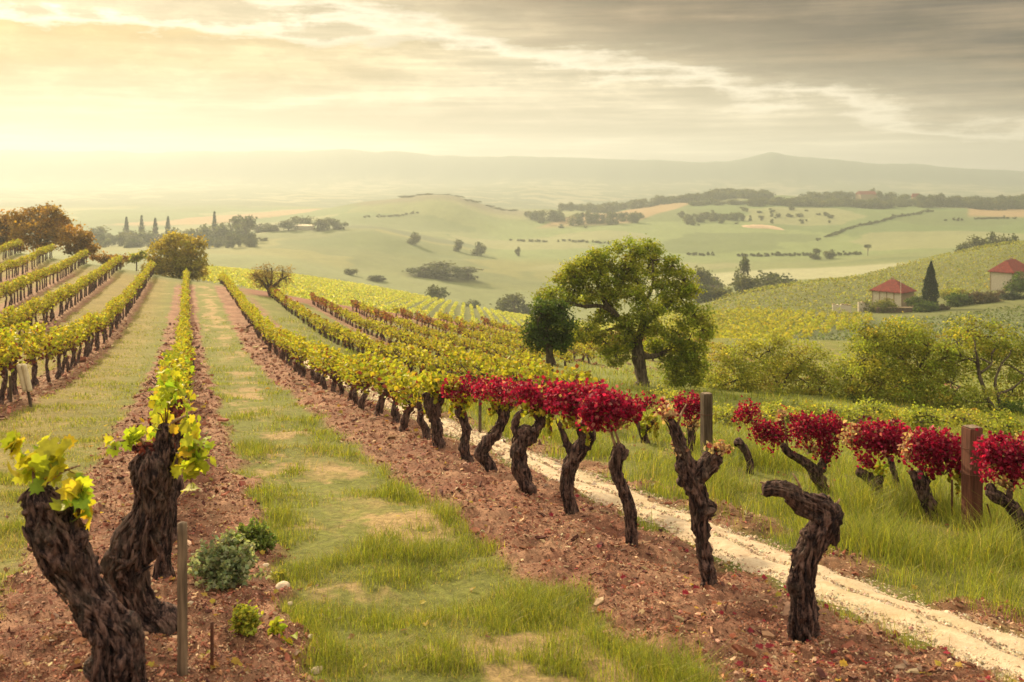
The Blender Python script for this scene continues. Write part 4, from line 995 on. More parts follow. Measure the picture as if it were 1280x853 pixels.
# far trees: crowns and trunks shared by copies
def far_crown(seed, wide, tall, n, pal, leaf, conical=False):
    rng = np.random.default_rng(seed + 5); mb = MB(); k = 11
    cs = rng.normal(size=(k, 3)); cs /= np.linalg.norm(cs, axis=1)[:, None]; cs *= np.array((wide * .32, wide * .32, tall * .26))
    cs[:, 2] = cs[:, 2] * 1.25 + tall * .46
    i = rng.integers(0, k, n)
    p = cs[i] + blob(rng, n, (wide * .24, wide * .24, tall * .2))
    if conical:
        t = rng.random(n) ** .8; a = rng.random(n) * 6.28; rr = wide * .5 * (1 - t) ** .75 * (.8 + .3 * noise(np.cos(a) * 2, np.sin(a) * 2, t * 6)) * rng.random(n) ** .35
        p = np.stack([rr * np.cos(a), rr * np.sin(a), .04 * tall + t * tall * .98], -1)
        i = (t * 10).astype(int)
    cc = pick(rng, pal, k, .18)
    leaves(mb, p, leaf * rng.uniform(.6, 1.3, n), rng, cc[i % k] * .7 + pick(rng, pal, n, .2) * .3, .3, 'six')
    return mb.mesh('far_crown', LEAF)
def far_trunk(seed, h, r):
    mb = MB(); tube(mb, [(0, 0, -.8, r * 1.2), (.1, 0, h * .5, r), (0, .1, h, r * .6)], 8, .4, .1, .2, seed)
    for a in range(3): tube(mb, [(0, 0, h * .6, r * .5), (math.cos(a * 2.1 + seed) * h * .25, math.sin(a * 2.1 + seed) * h * .25, h * 1.05, r * .2)], 5, .5)
    return mb.mesh('far_trunk', BARK_TREE)
FARP = [(3, (.075, .090, .028)), (2, (.10, .11, .032)), (2, (.055, .070, .024))]
FC = [far_crown(s, 1, 1, 900, FARP, .085) for s in range(6)]
FCY = [far_crown(s + 20, .34, 1, 600, [(3, (.022, .042, .020)), (2, (.032, .055, .024))], .06, True) for s in range(2)]
FT = [far_trunk(s, .62, .045) for s in range(3)]
rngt = np.random.default_rng(909)
def far_tree(label, d, px, top, wpx, py=None, name='tree', cat='tree', kind=None, group=None, trunk=0):
    """a copy of a far crown; top is its top row, wpx its width, both in photo pixels; foot on the ground"""
    x = (px - CX) * d / F; z = Z(x, d)
    hgt = max(1.0, -(top - HY) * d / F - z); wpx = wpx * (1 if kind is FCY or trunk else 1.3)
    t = thing(name, label, cat, (x, d, z), rngt.random() * 6.28, group)
    w = wpx * d / F
    cm = (kind or FC)[rngt.integers(len(kind or FC))]
    c = link('crown', cm, t)
    b = link('trunk', FT[rngt.integers(3)], t)
    if kind is FCY: w *= 1 / .34
    if trunk:
        c.scale = (w, w, hgt * (1 - trunk)); c.location.z = hgt * trunk * .95; b.scale = (hgt * .7, hgt * .7, hgt * (trunk + .1) / .62)
    else:
        c.scale = (w, w, hgt * 1.02); c.location.z = -hgt * .06; b.scale = (w * .8, w * .8, hgt)
    return t
far_tree('lone long-stemmed umbrella tree standing in the pale far field', 585, 1085, 304.5, 10, trunk=.6)
for lab, d, px, top, w in [('left of the twin round bushes in the pale field near the umbrella tree', 590, 1020, 309.5, 14), ('right of the twin round bushes in the pale field near the umbrella tree', 592, 1037, 308.5, 12),
        ('tall hazy poplar-like tree above the valley thicket right of the oak', 360, 928, 315, 17), ('rounded thicket tree farthest left in the valley right of the oak', 350, 872, 328, 34), ('hazy bush above the oak shoulder in the valley thicket', 380, 895, 335, 26),
        ('broad dark bush in front in the valley thicket right of the oak', 300, 893, 344, 44), ('large round tree at the right of the valley thicket', 320, 962, 331, 48), ('pale mound-shaped bush in the middle of the valley thicket', 310, 930, 340, 40), ('small round bush before the right of the valley thicket', 305, 985, 346, 26),
        ('left tree of the dark clump beyond the slope at upper right', 440, 1222, 291, 30), ('peaked tree in the middle of the dark clump beyond the slope at upper right', 430, 1242, 281, 20), ('right round tree of the dark clump beyond the slope at upper right', 430, 1261, 282.5, 17), ('low trailing bush left of the dark clump at upper right', 440, 1205, 299, 16),
        ('biggest dome-shaped wood tree on the pale hillside under the round hill', 455, 560, 325, 58), ('left shoulder tree of the dome-shaped wood on the pale hillside', 450, 528, 331, 40), ('right shoulder tree of the dome-shaped wood on the pale hillside', 460, 583, 332, 30),
        ('small round dark tree below the dome-shaped wood, above the striped field', 330, 546, 352, 26), ('round hazy tree above the right end of the striped field', 345, 640, 364, 36), ('hazy bush just left of the oak crown above the striped field', 350, 665, 372, 30), ('faint bush below the small dark tree above the striped field', 340, 588, 370, 22),
        ('faint round tree at the left of the hazy hollow above the striped field', 420, 438, 332, 14), ('low hazy bush in the hollow above the striped field', 410, 470, 343, 26),
        ('tiny round tree left on the ridge line of the pale hill', 600, 517, 286, 14), ('tiny bush in the middle of the ridge line of the pale hill', 610, 572, 294, 12), ('round tree right of the middle on the ridge line of the pale hill', 600, 598, 298, 16), ('tiny tree at the right end of the ridge line of the pale hill', 620, 647, 307, 6)]:
    far_tree(lab, d, px, top, w, name='tree' if 'bush' not in lab else 'bush', cat='tree' if 'bush' not in lab else 'bush')
# dark pointed trees and the hazy wood behind the crest on the left
for lab, px, top in [('leftmost of the four hazy pointed trees on the left skyline', 158, 268), ('second of the four hazy pointed trees on the left skyline', 177, 266), ('third of the four hazy pointed trees on the left skyline', 194, 269), ('rightmost of the four hazy pointed trees on the left skyline', 210, 267), ('pointed hazy tree alone above the wood on the left skyline', 268, 261)]:
    far_tree(lab, 600, px, top + 3, 13, kind=FCY, name='cypress_tree')
GW = 'hazy trees of the wood on the left ridge'
for px, top, w in [(128, 284, 30), (150, 282, 26), (172, 284, 30), (198, 283, 30), (225, 280, 30), (250, 275, 28), (272, 272, 30), (292, 267, 30), (308, 265, 26), (326, 272, 26), (345, 276, 26), (362, 272, 22), (380, 267, 24), (398, 272, 22), (412, 272, 20), (425, 275, 16)]:
    far_tree('hazy tree merging with its neighbours in the wood on the left ridge', (570 if px < 315 else 640) + rngt.uniform(-12, 12), px + rngt.normal() * 2, top + rngt.normal() * 1.5, w, group=GW)
def far_wood(name, spots):
    """a far-off wood or hedge that reads as one mass"""
    mb = MB()
    cache = [mesh_arrays(m) for m in FC]
    for (px, d, top, w) in spots:
        V, li, tt, c = cache[rngt.integers(6)]
        x = (px - CX) * d / F; z = Z(x, d); hgt = max(2.0, -(top - HY) * d / F - z); ww = w * d / F
        a = rngt.random() * 6.28; ca, sa = math.cos(a), math.sin(a)
        U = np.stack([(V[:, 0] * ca - V[:, 1] * sa) * ww, (V[:, 0] * sa + V[:, 1] * ca) * ww, V[:, 2] * hgt - .06 * hgt], -1) + (x, d, z)
        mb.add(U, [li.reshape(-1, 4)], c * rngt.uniform(.8, 1.2))
    tag(mb.build(name, LEAF), kind='stuff')
S = []
def belt(x0, x1, t0, t1, n, d, w, jit=2.0):
    n = int(n * 1.7); w *= 1.6
    for t in np.linspace(0, 1, n): S.append((x0 + (x1 - x0) * t + rngt.normal() * 2, d + rngt.uniform(-25, 25), t0 + (t1 - t0) * t + rngt.normal() * jit, w * rngt.uniform(.7, 1.3)))
belt(835, 900, 246, 235, 12, 1120, 14, 1.2); belt(895, 955, 234, 236, 14, 1130, 16, 1.0); belt(700, 760, 252, 250, 8, 1100, 11, 1); belt(760, 840, 251, 244, 10, 1120, 10, 1.2); belt(870, 960, 250, 250, 10, 1040, 12, 2); belt(940, 1000, 247, 246, 9, 1010, 12, 2)
belt(985, 1105, 246, 247, 22, 1000, 14, 1.6); belt(1005, 1090, 238, 239, 12, 1120, 11, 1.2); belt(1100, 1160, 246, 248, 8, 1010, 9, 2); belt(1150, 1290, 242, 244, 24, 1010, 13, 1.6); belt(1110, 1135, 240, 241, 4, 1080, 10, 1); belt(1090, 1098, 233, 237, 2, 1100, 7, 1)
belt(885, 925, 262, 266, 6, 880, 9, 2); belt(850, 890, 262, 268, 5, 890, 8, 1.5); belt(660, 705, 262, 260, 7, 930, 10, 1); belt(560, 640, 254, 263, 8, 1000, 8, 1.2); belt(500, 545, 245, 245, 7, 1010, 9, .8); belt(720, 800, 262, 264, 8, 900, 10, 1.2)
far_wood('ridge_woods', S)
S = [(px + rngt.normal() * 3, 520 + rngt.uniform(-25, 25), top + rngt.normal() * 2, w) for px, top, w in [(125 + 9 * k, 296 - 6 * math.sin(k * .7) - .25 * k, 17) for k in range(22)]]
S += [(px, 560, 292 + .05 * (px - 240), 12) for px in range(235, 335, 8)]
far_wood('ridge_undergrowth', S)
S = []
for (a, b, da, db, n, g0_, g1_) in [((1020, 298), (1165, 266), 720, 930, 90, 0, 1), ((860, 312), (1075, 318), 640, 600, 70, .0, 1), ((640, 296), (760, 302), 790, 720, 30, 0, 1), ((455, 268), (520, 268), 850, 880, 16, 0, 1), ((1180, 280), (1270, 276), 840, 860, 30, 0, 1)]:
    for t in np.linspace(0, 1, n):
        if noise(t * 7 + a[0], 3.3) < -.3: continue
        d = da + (db - da) * t + rngt.uniform(-4, 4); px = a[0] + (b[0] - a[0]) * t; z = Z((px - CX) * d / F, d)
        S.append((px + rngt.normal() * 1.2, d, HY - (z + .8 + 2.6 * rngt.random() ** 2.5) * F / d, rngt.uniform(3, 7)))
for k in range(46):                                          # bushes scattered below the ridge wood
    px = rngt.choice([rngt.uniform(860, 960), rngt.uniform(690, 800), rngt.uniform(960, 1040)]); d = rngt.uniform(840, 960); z = Z((px - CX) * d / F, d)
    S.append((px, d, HY - (z + rngt.uniform(2, 6)) * F / d, rngt.uniform(4, 10)))
far_wood('field_hedges', S)
# ------------------------------------------------------------------ fields of vines farther off (nobody could count these)
def rows_field(name, inside, p0, direction, spacing, nrow, length, back, pal, size, per_m, hgt, seed, width=.35, sub=.5):
    """low hedges in parallel rows inside a region given by inside(px, d)"""
    rng = np.random.default_rng(seed); mb = MB()
    dx, dy = np.asarray(direction, float) / np.hypot(*direction); nx, ny = dy, -dx
    C = []
    for k in range(-nrow // 2, nrow // 2):
        n = int((length + back) * per_m); t = rng.uniform(-back, length, n)
        x = p0[0] + nx * spacing * k + dx * t; y = p0[1] + ny * spacing * k + dy * t
        ok = y > 60; x, y = x[ok], y[ok]
        ok = inside(CX + F * x / y, y); C.append(np.stack([x[ok], y[ok]], -1))
    C = np.concatenate(C); n = len(C)
    C = C + rng.normal(size=C.shape) * width * .5
    z = H(C[:, 0], C[:, 1]) + hgt * (.2 + .8 * rng.random(n)) * (.85 + .3 * noise(C[:, 0] * .4, C[:, 1] * .4, 1))
    v = 1 + .16 * noise(C[:, 0] / 14, C[:, 1] / 14, 4)
    leaves(mb, np.concatenate([C, z[:, None]], 1), size * rng.uniform(.6, 1.3, n), rng, pick(rng, pal, n) * v[:, None], .35)
    tag(mb.build(name, LEAF), kind='stuff')
STRP = [(3, (.46, .48, .085)), (2, (.38, .42, .08)), (1, (.55, .53, .11))]
sky_edge = lambda px: np.interp(px, [240, 340, 450, 560, 650, 720, 800], [262, 262, 262, 262, 262, 255, 245])
rows_field('striped_vineyard', lambda px, d: (px > 245) & (px < 860) & (d > np.interp(px, [240, 300, 340, 400, 860], [113, 112, 99, 96, 96])) & (d < sky_edge(px)),
           (0, 100), (-.045, 1), 1.75, 160, 170, 10, STRP, .30, 6.5, .95, 31, .26)
rows_field('yellow_vineyard', lambda px, d: (px > 840) & (px < np.interp(d, [118, 128, 150, 175, 205], [970, 1000, 1060, 1100, 1090])) & (d > np.interp(px, [850, 990, 1100], [116, 122, 160])) & (d < np.interp(px, [840, 950, 1090], [215, 196, 188])),
           (30, 150), (.35, 1), 2.0, 60, 70, 60, [(3, (.34, .33, .030)), (2, (.27, .29, .028)), (1, (.42, .38, .04))], .42, 12, 1.2, 32, .7)
crest = lambda px: np.interp(px, [860, 950, 1050, 1150, 1280, 1500], [220, 262, 275, 320, 335, 340])
rows_field('slope_vineyard', lambda px, d: (px > 850) & (px < 1420) & (d > np.interp(px, [850, 950, 1040, 1090, 1150, 1280, 1500], [217, 199, 194, 206, 222, 225, 225])) & (d < crest(px) + 6),
           (80, 230), (1, .72), 4.4, 74, 170, 150, [(3, (.25, .265, .055)), (2, (.31, .31, .06)), (1, (.19, .21, .05))], .44, 6.0, 1.3, 33, .32)
rows_field('meadow_rows', lambda px, d: (px > np.interp(d, [118, 150, 172], [980, 1060, 1110])) & (px < 1420) & (d > 105) & (d < np.interp(px, [1100, 1280], [176, 192])),
           (60, 140), (1, .55), 1.9, 90, 110, 110, [(3, (.105, .14, .045)), (2, (.13, .16, .05))], .36, 3.0, .55, 34, .5)

# ------------------------------------------------------------------ houses
def m_plain(name, col, col2, sc=3.0, rough=.9, bmp=.2):
    def f(nt, p, out):
        tc = N_(nt, 'ShaderNodeTexCoord')
        n = noise_(nt, tc.outputs['Object'], sc, 6, .65); n2 = noise_(nt, tc.outputs['Object'], sc * 9, 3)
        c = mixc(nt, ramp(nt, n, [(.35, 0.0), (.7, 1.0)]), col, col2)
        L_(nt, c, p.inputs['Base Color']); bump(nt, p, math_(nt, 'ADD', n, n2), bmp, .02)
    return mat(name, f, rough)
GUARD = m_plain('guard_sleeve', (.70, .62, .46), (.55, .46, .32), 8)
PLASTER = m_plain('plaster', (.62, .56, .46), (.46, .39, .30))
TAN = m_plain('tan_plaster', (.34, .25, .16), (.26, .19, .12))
DWOOD = m_plain('dark_boards', (.07, .045, .035), (.12, .08, .055), 6)
GLASS = m_plain('window_dark', (.03, .03, .035), (.05, .05, .05), 2, .2, 0)
def m_tiles():
    def f(nt, p, out):
        tc = N_(nt, 'ShaderNodeTexCoord')
        w = N_(nt, 'ShaderNodeTexBrick', Scale=1.0); L_(nt, tc.outputs['Object'], w.inputs['Vector'])
        w.inputs['Color1'].default_value = (.22, .034, .026, 1); w.inputs['Color2'].default_value = (.15, .026, .022, 1); w.inputs['Mortar'].default_value = (.12, .03, .025, 1)
        w.inputs['Brick Width'].default_value = .25; w.inputs['Row Height'].default_value = .35; w.inputs['Mortar Size'].default_value = .03
        n = noise_(nt, tc.outputs['Object'], 2.0, 5)
        L_(nt, mixc(nt, 1.0, w.outputs[0], ramp(nt, n, [(.3, .75), (.7, 1.3)]), 'MULTIPLY'), p.inputs['Base Color'])
        bump(nt, p, w.outputs['Fac'], .5, .04)
    return mat('roof_tiles', f, .9)
TILES = m_tiles()
def box(mb, x0, x1, y0, y1, z0, z1, c=(1, 1, 1)):
    V = [(x, y, z) for z in (z0, z1) for x, y in ((x0, y0), (x1, y0), (x1, y1), (x0, y1))]
    mb.add(V, [np.array([(0, 3, 2, 1), (4, 5, 6, 7), (0, 1, 5, 4), (1, 2, 6, 5), (2, 3, 7, 6), (3, 0, 4, 7)])], c)
def house(label, px, d, rz, lx, ly, wall_h, roof_h, panels):
    """near corner at the local origin; one side runs along +x (tan), the other along +y (white, with pilasters)"""
    x = (px - CX) * d / F; z = min(Z(x, d), Z(x - 3, d + 3), Z(x + 3, d + 3))
    t = thing('house', label, 'house', (x, d, z), rz)
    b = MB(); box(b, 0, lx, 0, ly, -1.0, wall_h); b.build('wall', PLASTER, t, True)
    s = MB(); box(s, .02, lx + .004, -.06, -.002, -.9, wall_h - .003); s.build('side_wall', TAN, t, True)['label'] = 'tan side wall'
    e = .45
    r = MB()
    A = np.array([(-e, -e, wall_h - .1), (lx + e, -e, wall_h - .1), (lx + e, ly + e, wall_h - .1), (-e, ly + e, wall_h - .1)])
    k = min(lx, ly) / 2
    R0, R1 = ((k, ly / 2, wall_h + roof_h), (lx - k + .01, ly / 2, wall_h + roof_h)) if lx >= ly else ((lx / 2, k, wall_h + roof_h), (lx / 2, ly - k + .01, wall_h + roof_h))
    V = np.concatenate([A, A + (0, 0, .14), [R0, R1]])
    hip = [(4, 5, 9, 8), (6, 7, 8, 9)] if lx >= ly else [(5, 6, 9, 8), (7, 4, 8, 9)]
    tri = [(5, 6, 9), (7, 4, 8)] if lx >= ly else [(4, 5, 8), (6, 7, 9)]
    r.add(V, [np.array([(3, 2, 1, 0), (0, 1, 5, 4), (1, 2, 6, 5), (2, 3, 7, 6), (3, 0, 4, 7)] + hip), np.array(tri)])
    r.build('roof', TILES, t, True)
    ch = MB(); box(ch, lx * .62, lx * .62 + .5, ly * .55, ly * .55 + .5, wall_h + roof_h * .35, wall_h + roof_h + .35); cm_ = ch.build('chimney', TAN, bpy.data.objects[t.children[-1].name], True)
    for v in np.linspace(.06, ly - .06, panels):
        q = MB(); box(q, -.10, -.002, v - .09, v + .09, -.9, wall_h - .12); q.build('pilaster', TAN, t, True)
    q = MB(); box(q, lx * .4, lx * .4 + .95, -.1, -.062, -.3, 2.05); dr = q.build('door', DWOOD, t, True)
    q = MB(); tube(q, [(lx * .4 + .84, -.13, .95, .025), (lx * .4 + .84, -.13, 1.1, .025)], 6, .05); q.build('handle', GLASS, dr)
    return t
HR = math.radians(42)
house('small white-walled house with a red hipped roof beside the tall dark cypress', 1127, 205, HR, 5.3, 6.4, 3.5, 2.3, 5)
house('white-walled house with an orange-red roof half hidden at the right edge', 1266, 224, math.radians(40), 9.5, 5.0, 4.3, 2.6, 2)
mb = MB(); xx = (1126 - CX) * 203.4 / F; zz = Z(xx, 203.4)
o = thing('pole', 'thin pale pole standing at the near corner of the small red-roofed house', 'pole', (xx, 203.4, zz))
tube(mb, [(0, 0, -.3, .06), (0, 0, 3, .055), (0, 0, 7.2, .04)], 8, .5); mb.build('mast', PLASTER, o)
mb = MB(); tube(mb, [(-.35, 0, 6.9, .03), (0, 0, 6.92, .03), (.35, 0, 6.9, .03)], 6, .1); mb.build('crossbar', DWOOD, o)
def ruin(label, px0, px1, top0, top1, d, seed):
    x0, x1 = (px0 - CX) * d / F, (px1 - CX) * d / F; z = min(Z(x0, d), Z(x1, d))
    n = 16; t = np.linspace(0, 1, n); rng = np.random.default_rng(seed)
    top = -(top0 + (top1 - top0) * t - HY) * d / F - z + rng.normal(size=n) * .12
    o = thing('wall', label, 'wall', (x0, d, z)); mb = MB(); X = (x1 - x0) * t
    V = np.concatenate([np.stack([X, np.full(n, yy), zz_], -1) for yy in (0, .4) for zz_ in (np.full(n, -.6), top)])
    i = np.arange(n - 1)[:, None]
    q = lambda a, b: np.concatenate([i + a * n, i + 1 + a * n, i + 1 + b * n, i + b * n], 1)
    mb.add(V, [q(0, 1), q(3, 2), q(1, 3), q(2, 0), np.array([(0, n, 3 * n, 2 * n), (2 * n - 1, n - 1, 3 * n - 1, 4 * n - 1)])])
    mb.build('masonry', PLASTER, o, True)
    c = MB()
    for k in range(n - 1):
        if rng.random() < .7: box(c, X[k], X[k + 1] - .02, -.03, .43, top[k] - .02, top[k] + rng.uniform(.08, .2))
    c.build('coping', TAN, o, True)
ruin('longer stretch of ruined white wall left of the small red-roofed house', 1041, 1064, 381, 382, 200, 1)
ruin('short piece of ruined white wall beside the light green bush', 1073, 1087, 378, 381, 201, 2)
def earth_bank():
    d = 198; x0, x1 = (1096 - CX) * d / F, (1140 - CX) * d / F; z = Z((x0 + x1) / 2, d)
    o = thing('retaining_wall', 'low dark earth-brown retaining wall below the small house', 'wall', (x0, d, z)); mb = MB()
    n = 20; X = np.linspace(0, x1 - x0, n); h_ = .9 + .12 * noise(X * .8, 2.0)
    for k in range(n - 1): box(mb, X[k], X[k + 1] - .015, -.25 + .05 * noise(k * 1.7, .3), .35, -1.2, h_[k])
    mb.build('stones', DWOOD, o, True)
    c = MB(); box(c, -.05, x1 - x0 + .05, -.32, .4, .93, 1.06); c.build('coping', TAN, o, True)
earth_bank()
k8 = lambda X, Y: (1000 + .21875 * X, 290 + .21875 * Y)
LTG = [(3, (.145, .16, .040)), (2, (.19, .19, .045))]; PUR = [(3, (.085, .060, .040)), (2, (.11, .085, .045)), (1, (.07, .075, .03))]; BLUE = [(3, (.035, .050, .035)), (2, (.05, .065, .04))]
for lab, X, Y, rx, ry, pal, d in [('light green rounded bush in front of the small white house', 455, 435, 20, 11, LTG, 200), ('dark green round bush at the foot of the tall cypress', 712, 435, 17, 11, DGRN, 199), ('small dark bush against the tan side of the house', 652, 395, 10, 7, DGRN, 202), ('olive bush on the slope right of the cypress', 880, 350, 16, 7, OLIVE2, 225),
        ('broad dark green hedge bush right of the cypress', 920, 395, 19, 12, DGRN, 205), ('purplish brown bush in the middle of the hedge right of the cypress', 1050, 385, 20, 12, PUR, 206), ('dark bluish bush below the house at the right edge', 1225, 385, 17, 9, BLUE, 207), ('purplish low bush between the cypress and the hedge', 815, 440, 9, 6, PUR, 199), ('dark olive bush between hedge and right-edge house', 1130, 365, 14, 9, PUR, 212)]:
    px, py = k8(X, Y); bush(lab, d, px, py, rx, ry, pal, .34, 20, int(X), k=8)
tree('tree', 'dark round tree in front of the house at the right edge', 'tree', 222, k8(1250, 390), [k8(1250, 370) + (2,), k8(1250, 330) + (2,)], [k8(1235, 290) + (11, 9), k8(1270, 270) + (9, 9), k8(1260, 320) + (13, 10), k8(1225, 320) + (7, 8)], DGRN, .36, 24, 88)
def cypress():
    d = 201; x = (1164 - CX) * d / F; z = Z(x, d); hgt = -(327 - HY) * d / F - z
    t = thing('cypress_tree', 'tall dark pointed cypress beside the small red-roofed house', 'tree', (x, d, z)); rng = np.random.default_rng(4)
    mb = MB(); n = 9000; s = rng.random(n) ** .75; a = rng.random(n) * 6.28
    prof = np.interp(s, [0, .08, .25, .45, .6, .78, .92, 1], [1.5, 2.0, 2.05, 1.75, 1.35, .8, .4, .06])
    rr = prof * (.82 + .4 * noise(np.cos(a) * 1.8, np.sin(a) * 1.8, s * 9)) * rng.random(n) ** .3
    p = np.stack([rr * np.cos(a) - .35 * (1 - s), rr * np.sin(a), .3 + s * (hgt - .3)], -1)
    leaves(mb, p, .26 * rng.uniform(.6, 1.3, n), rng, pick(rng, [(3, (.020, .040, .022)), (2, (.032, .055, .026)), (1, (.04, .06, .03))], n), .5)
    mb.build('crown', LEAF, t); mb = MB(); tube(mb, [(0, 0, -.5, .28), (0, 0, hgt * .5, .15), (0, 0, hgt * .9, .04)], 8, .5); mb.build('trunk', BARK_TREE, t)
cypress()
# roofs among the trees on the far ridge
def far_house(label, px, d, top, w, c, roof=None):
    x = (px - CX) * d / F; z = Z(x, d); ww = w * d / F; hh = -(top - HY) * d / F - z
    t = thing('house', label, 'house', (x, d, z), rngt.uniform(-.4, .4)); b = MB(); box(b, -ww/2, ww/2, -ww*.3, ww*.3, -3, hh * .7); b.build('wall', PLASTER if c else TAN, t, True)
    r = MB(); e = .5; V = [(-ww/2-e, -ww*.3-e, hh*.7), (ww/2+e, -ww*.3-e, hh*.7), (ww/2+e, ww*.3+e, hh*.7), (-ww/2-e, ww*.3+e, hh*.7), (-ww/2, 0, hh), (ww/2, 0, hh)]
    r.add(V, [np.array([(0, 1, 5, 4), (2, 3, 4, 5), (3, 2, 1, 0)]), np.array([(1, 2, 5), (3, 0, 4)])]); r.build('roof', roof or TILES, t, True)
far_house('low red-roofed farmhouse among dark trees on the right of the far ridge', 1200, 1060, 247, 13, 0)
far_house('second red-roofed farmhouse farther right on the far ridge', 1222, 1050, 248.5, 12, 0)
far_house('brown-roofed farmhouse in the tree belt at the middle of the far ridge', 1083, 1090, 239, 22, 0)
far_house('small farmhouse with a tower-like end on the far ridge', 1145, 1060, 242, 9, 0)
far_house('pale tiny house on the slope of the hazy left ridge', 380, 640, 280.5, 24, 1, GUARD)
def scar():
    d = 830; rng = np.random.default_rng(8); mb = MB()
    x0, x1 = (927 - CX) * d / F, (968 - CX) * d / F; n = 40; X = np.linspace(x0, x1, n)
    o = thing('quarry_bank', 'pale bare earth bank below the scattered bushes in the far field', 'bank', ((x0 + x1) / 2, d, Z((x0 + x1) / 2, d)))
    y = d - 4 + 16 * np.linspace(-.2, -1, n) ** 2 * .0 + 3 * noise(X * .1, 1.0) - np.linspace(0, 26, n)
    prof = [(0, .02), (-2.0, .8), (-4.5, 1.0), (2.2, -.9)]
    rows = []
    for dy, hh in ((-3, -.6), (-1.5, .35), (1.0, 1.7), (4.0, 2.2), (8, -.5)):
        zz_ = H(X, y + dy) + hh * (1 - np.abs(np.linspace(-1, 1, n)) ** 4) * (1 + .3 * noise(X * .25, dy))
        rows.append(np.stack([X, y + dy, zz_], -1))
    V = np.concatenate(rows) - np.array(o.location)
    i = np.arange(n - 1)[:, None]; fs = [np.concatenate([i + a * n, i + 1 + a * n, i + 1 + (a+1) * n, i + (a+1) * n], 1) for a in range(4)]
    mb.add(V, fs); mb.build('bare_earth', m_plain('pale_earth', (.48, .36, .24), (.40, .26, .17), .3), o)
scar()

# ------------------------------------------------------------------ posts, stakes and stones
WOODG = m_wood('grey_wood', (.085, .060, .045), (.26, .19, .135)); WOODR = m_wood('red_brown_wood', (.075, .028, .020), (.17, .065, .045)); WOODD = m_wood('dark_wood', (.04, .026, .02), (.12, .085, .06))
RUST = m_plain('rusty_iron', (.11, .040, .024), (.06, .028, .02), 40, .8)
def post(name, label, cat, d, px, top, w, mat_, square=True, lean=(0, 0), cap=None, sink=.25):
    x = (px - CX) * d / F; z = Z(x, d); hgt = -(top - HY) * d / F - z; r = w / 2 * d / F
    t = thing(name, label, cat, (x, d, z), .25 if square else 0)
    mb = MB()
    if square:
        b = .12 * r; q = []; zs = [-sink] + list(np.linspace(0, hgt - b, 12)) + [hgt]
        o8 = [(-r + b, -r), (r - b, -r), (r, -r + b), (r, r - b), (r - b, r), (-r + b, r), (-r, r - b), (-r, -r + b)]
        for zz_ in zs:
            k = .9 if zz_ == hgt else 1 + .02 * noise(zz_ * 6, px)
            q += [(a * k + lean[0] * zz_, c * k + lean[1] * zz_, zz_ + (.006 * a / r if zz_ == hgt else 0)) for a, c in o8]
        i = np.arange(len(zs) - 1)[:, None, None] * 8; j = np.arange(8)[None, :, None]
        f = np.concatenate([i + j, i + (j + 1) % 8, i + 8 + (j + 1) % 8, i + 8 + j], -1).reshape(-1, 4)
        mb.add(q, [f, np.arange(len(q) - 8, len(q))[None]])
    else:
        tube(mb, [(0, 0, -sink, r), (lean[0] * hgt * .5, lean[1] * hgt * .5, hgt * .5, r * .97), (lean[0] * hgt, lean[1] * hgt, hgt, r * .92)], 14, .05, .03, .05, px)
    mb.build('shaft', mat_, t, square)
    if cap: cap(t, hgt, r)
    return t
def wire_staple(hs):
    def f(t, hgt, r):
        for hh in hs:
            mb = MB(); a = np.linspace(0, 6.28, 17); rr = r * 1.46 if hh > 0 else r
            tube(mb, [(math.cos(k) * rr, math.sin(k) * rr, hgt * hh, .004) for k in a], 5, .02); mb.build('wire_tie', RUST, t)
    return f
def top_face(t, hgt, r):
    mb = MB(); box(mb, -r * .84, r * .84, -r * .84, r * .84, hgt + .001, hgt + .006); mb.build('end_grain', WOODG, t, True)
post('vineyard_post', 'tall square red-brown post standing among the red vines at the right', 'post', 8.85, 1215, 534, 18.5, WOODR, cap=lambda t, h_, r: (top_face(t, h_, r), wire_staple((.55, .8))(t, h_, r)))
post('vineyard_post', 'short grey-brown post behind the knotty forked vine with dried tufts', 'post', 13.3, 883, 492, 12, WOODD, cap=lambda t, h_, r: (top_face(t, h_, r), wire_staple((.7,))(t, h_, r)))
post('stake', 'pale grey wooden stake upright in front of the left front row', 'stake', 4.75, 228, 654, 14, WOODG, False, cap=wire_staple(()))
post('stake', 'thin rusty iron rod in the ground right of the pale grey stake', 'stake', 4.8, 265, 778, 5, RUST, False)
post('stake', 'thin dark stake between the path-side trunks under the red leaves', 'stake', 15.5, 600, 498, 4.5, WOODD, False)
post('stake', 'thin rusty rod just left of the tall red-brown post', 'stake', 9.1, 1190, 600, 3, RUST, False)
post('stake', 'thin leaning rod just right of the tall red-brown post', 'stake', 8.9, 1243, 630, 2.4, RUST, False, lean=(-.28, 0))
post('stake', 'slanting thin stake at the left edge, left of the white tree guard', 'stake', 20.3, 14, 471, 4, WOODD, False, lean=(-.10, .1))
post('stake', 'shorter thin stake between the slanting stake and the white tree guard', 'stake', 23, 19, 464, 4, WOODD, False, lean=(-.08, 0))
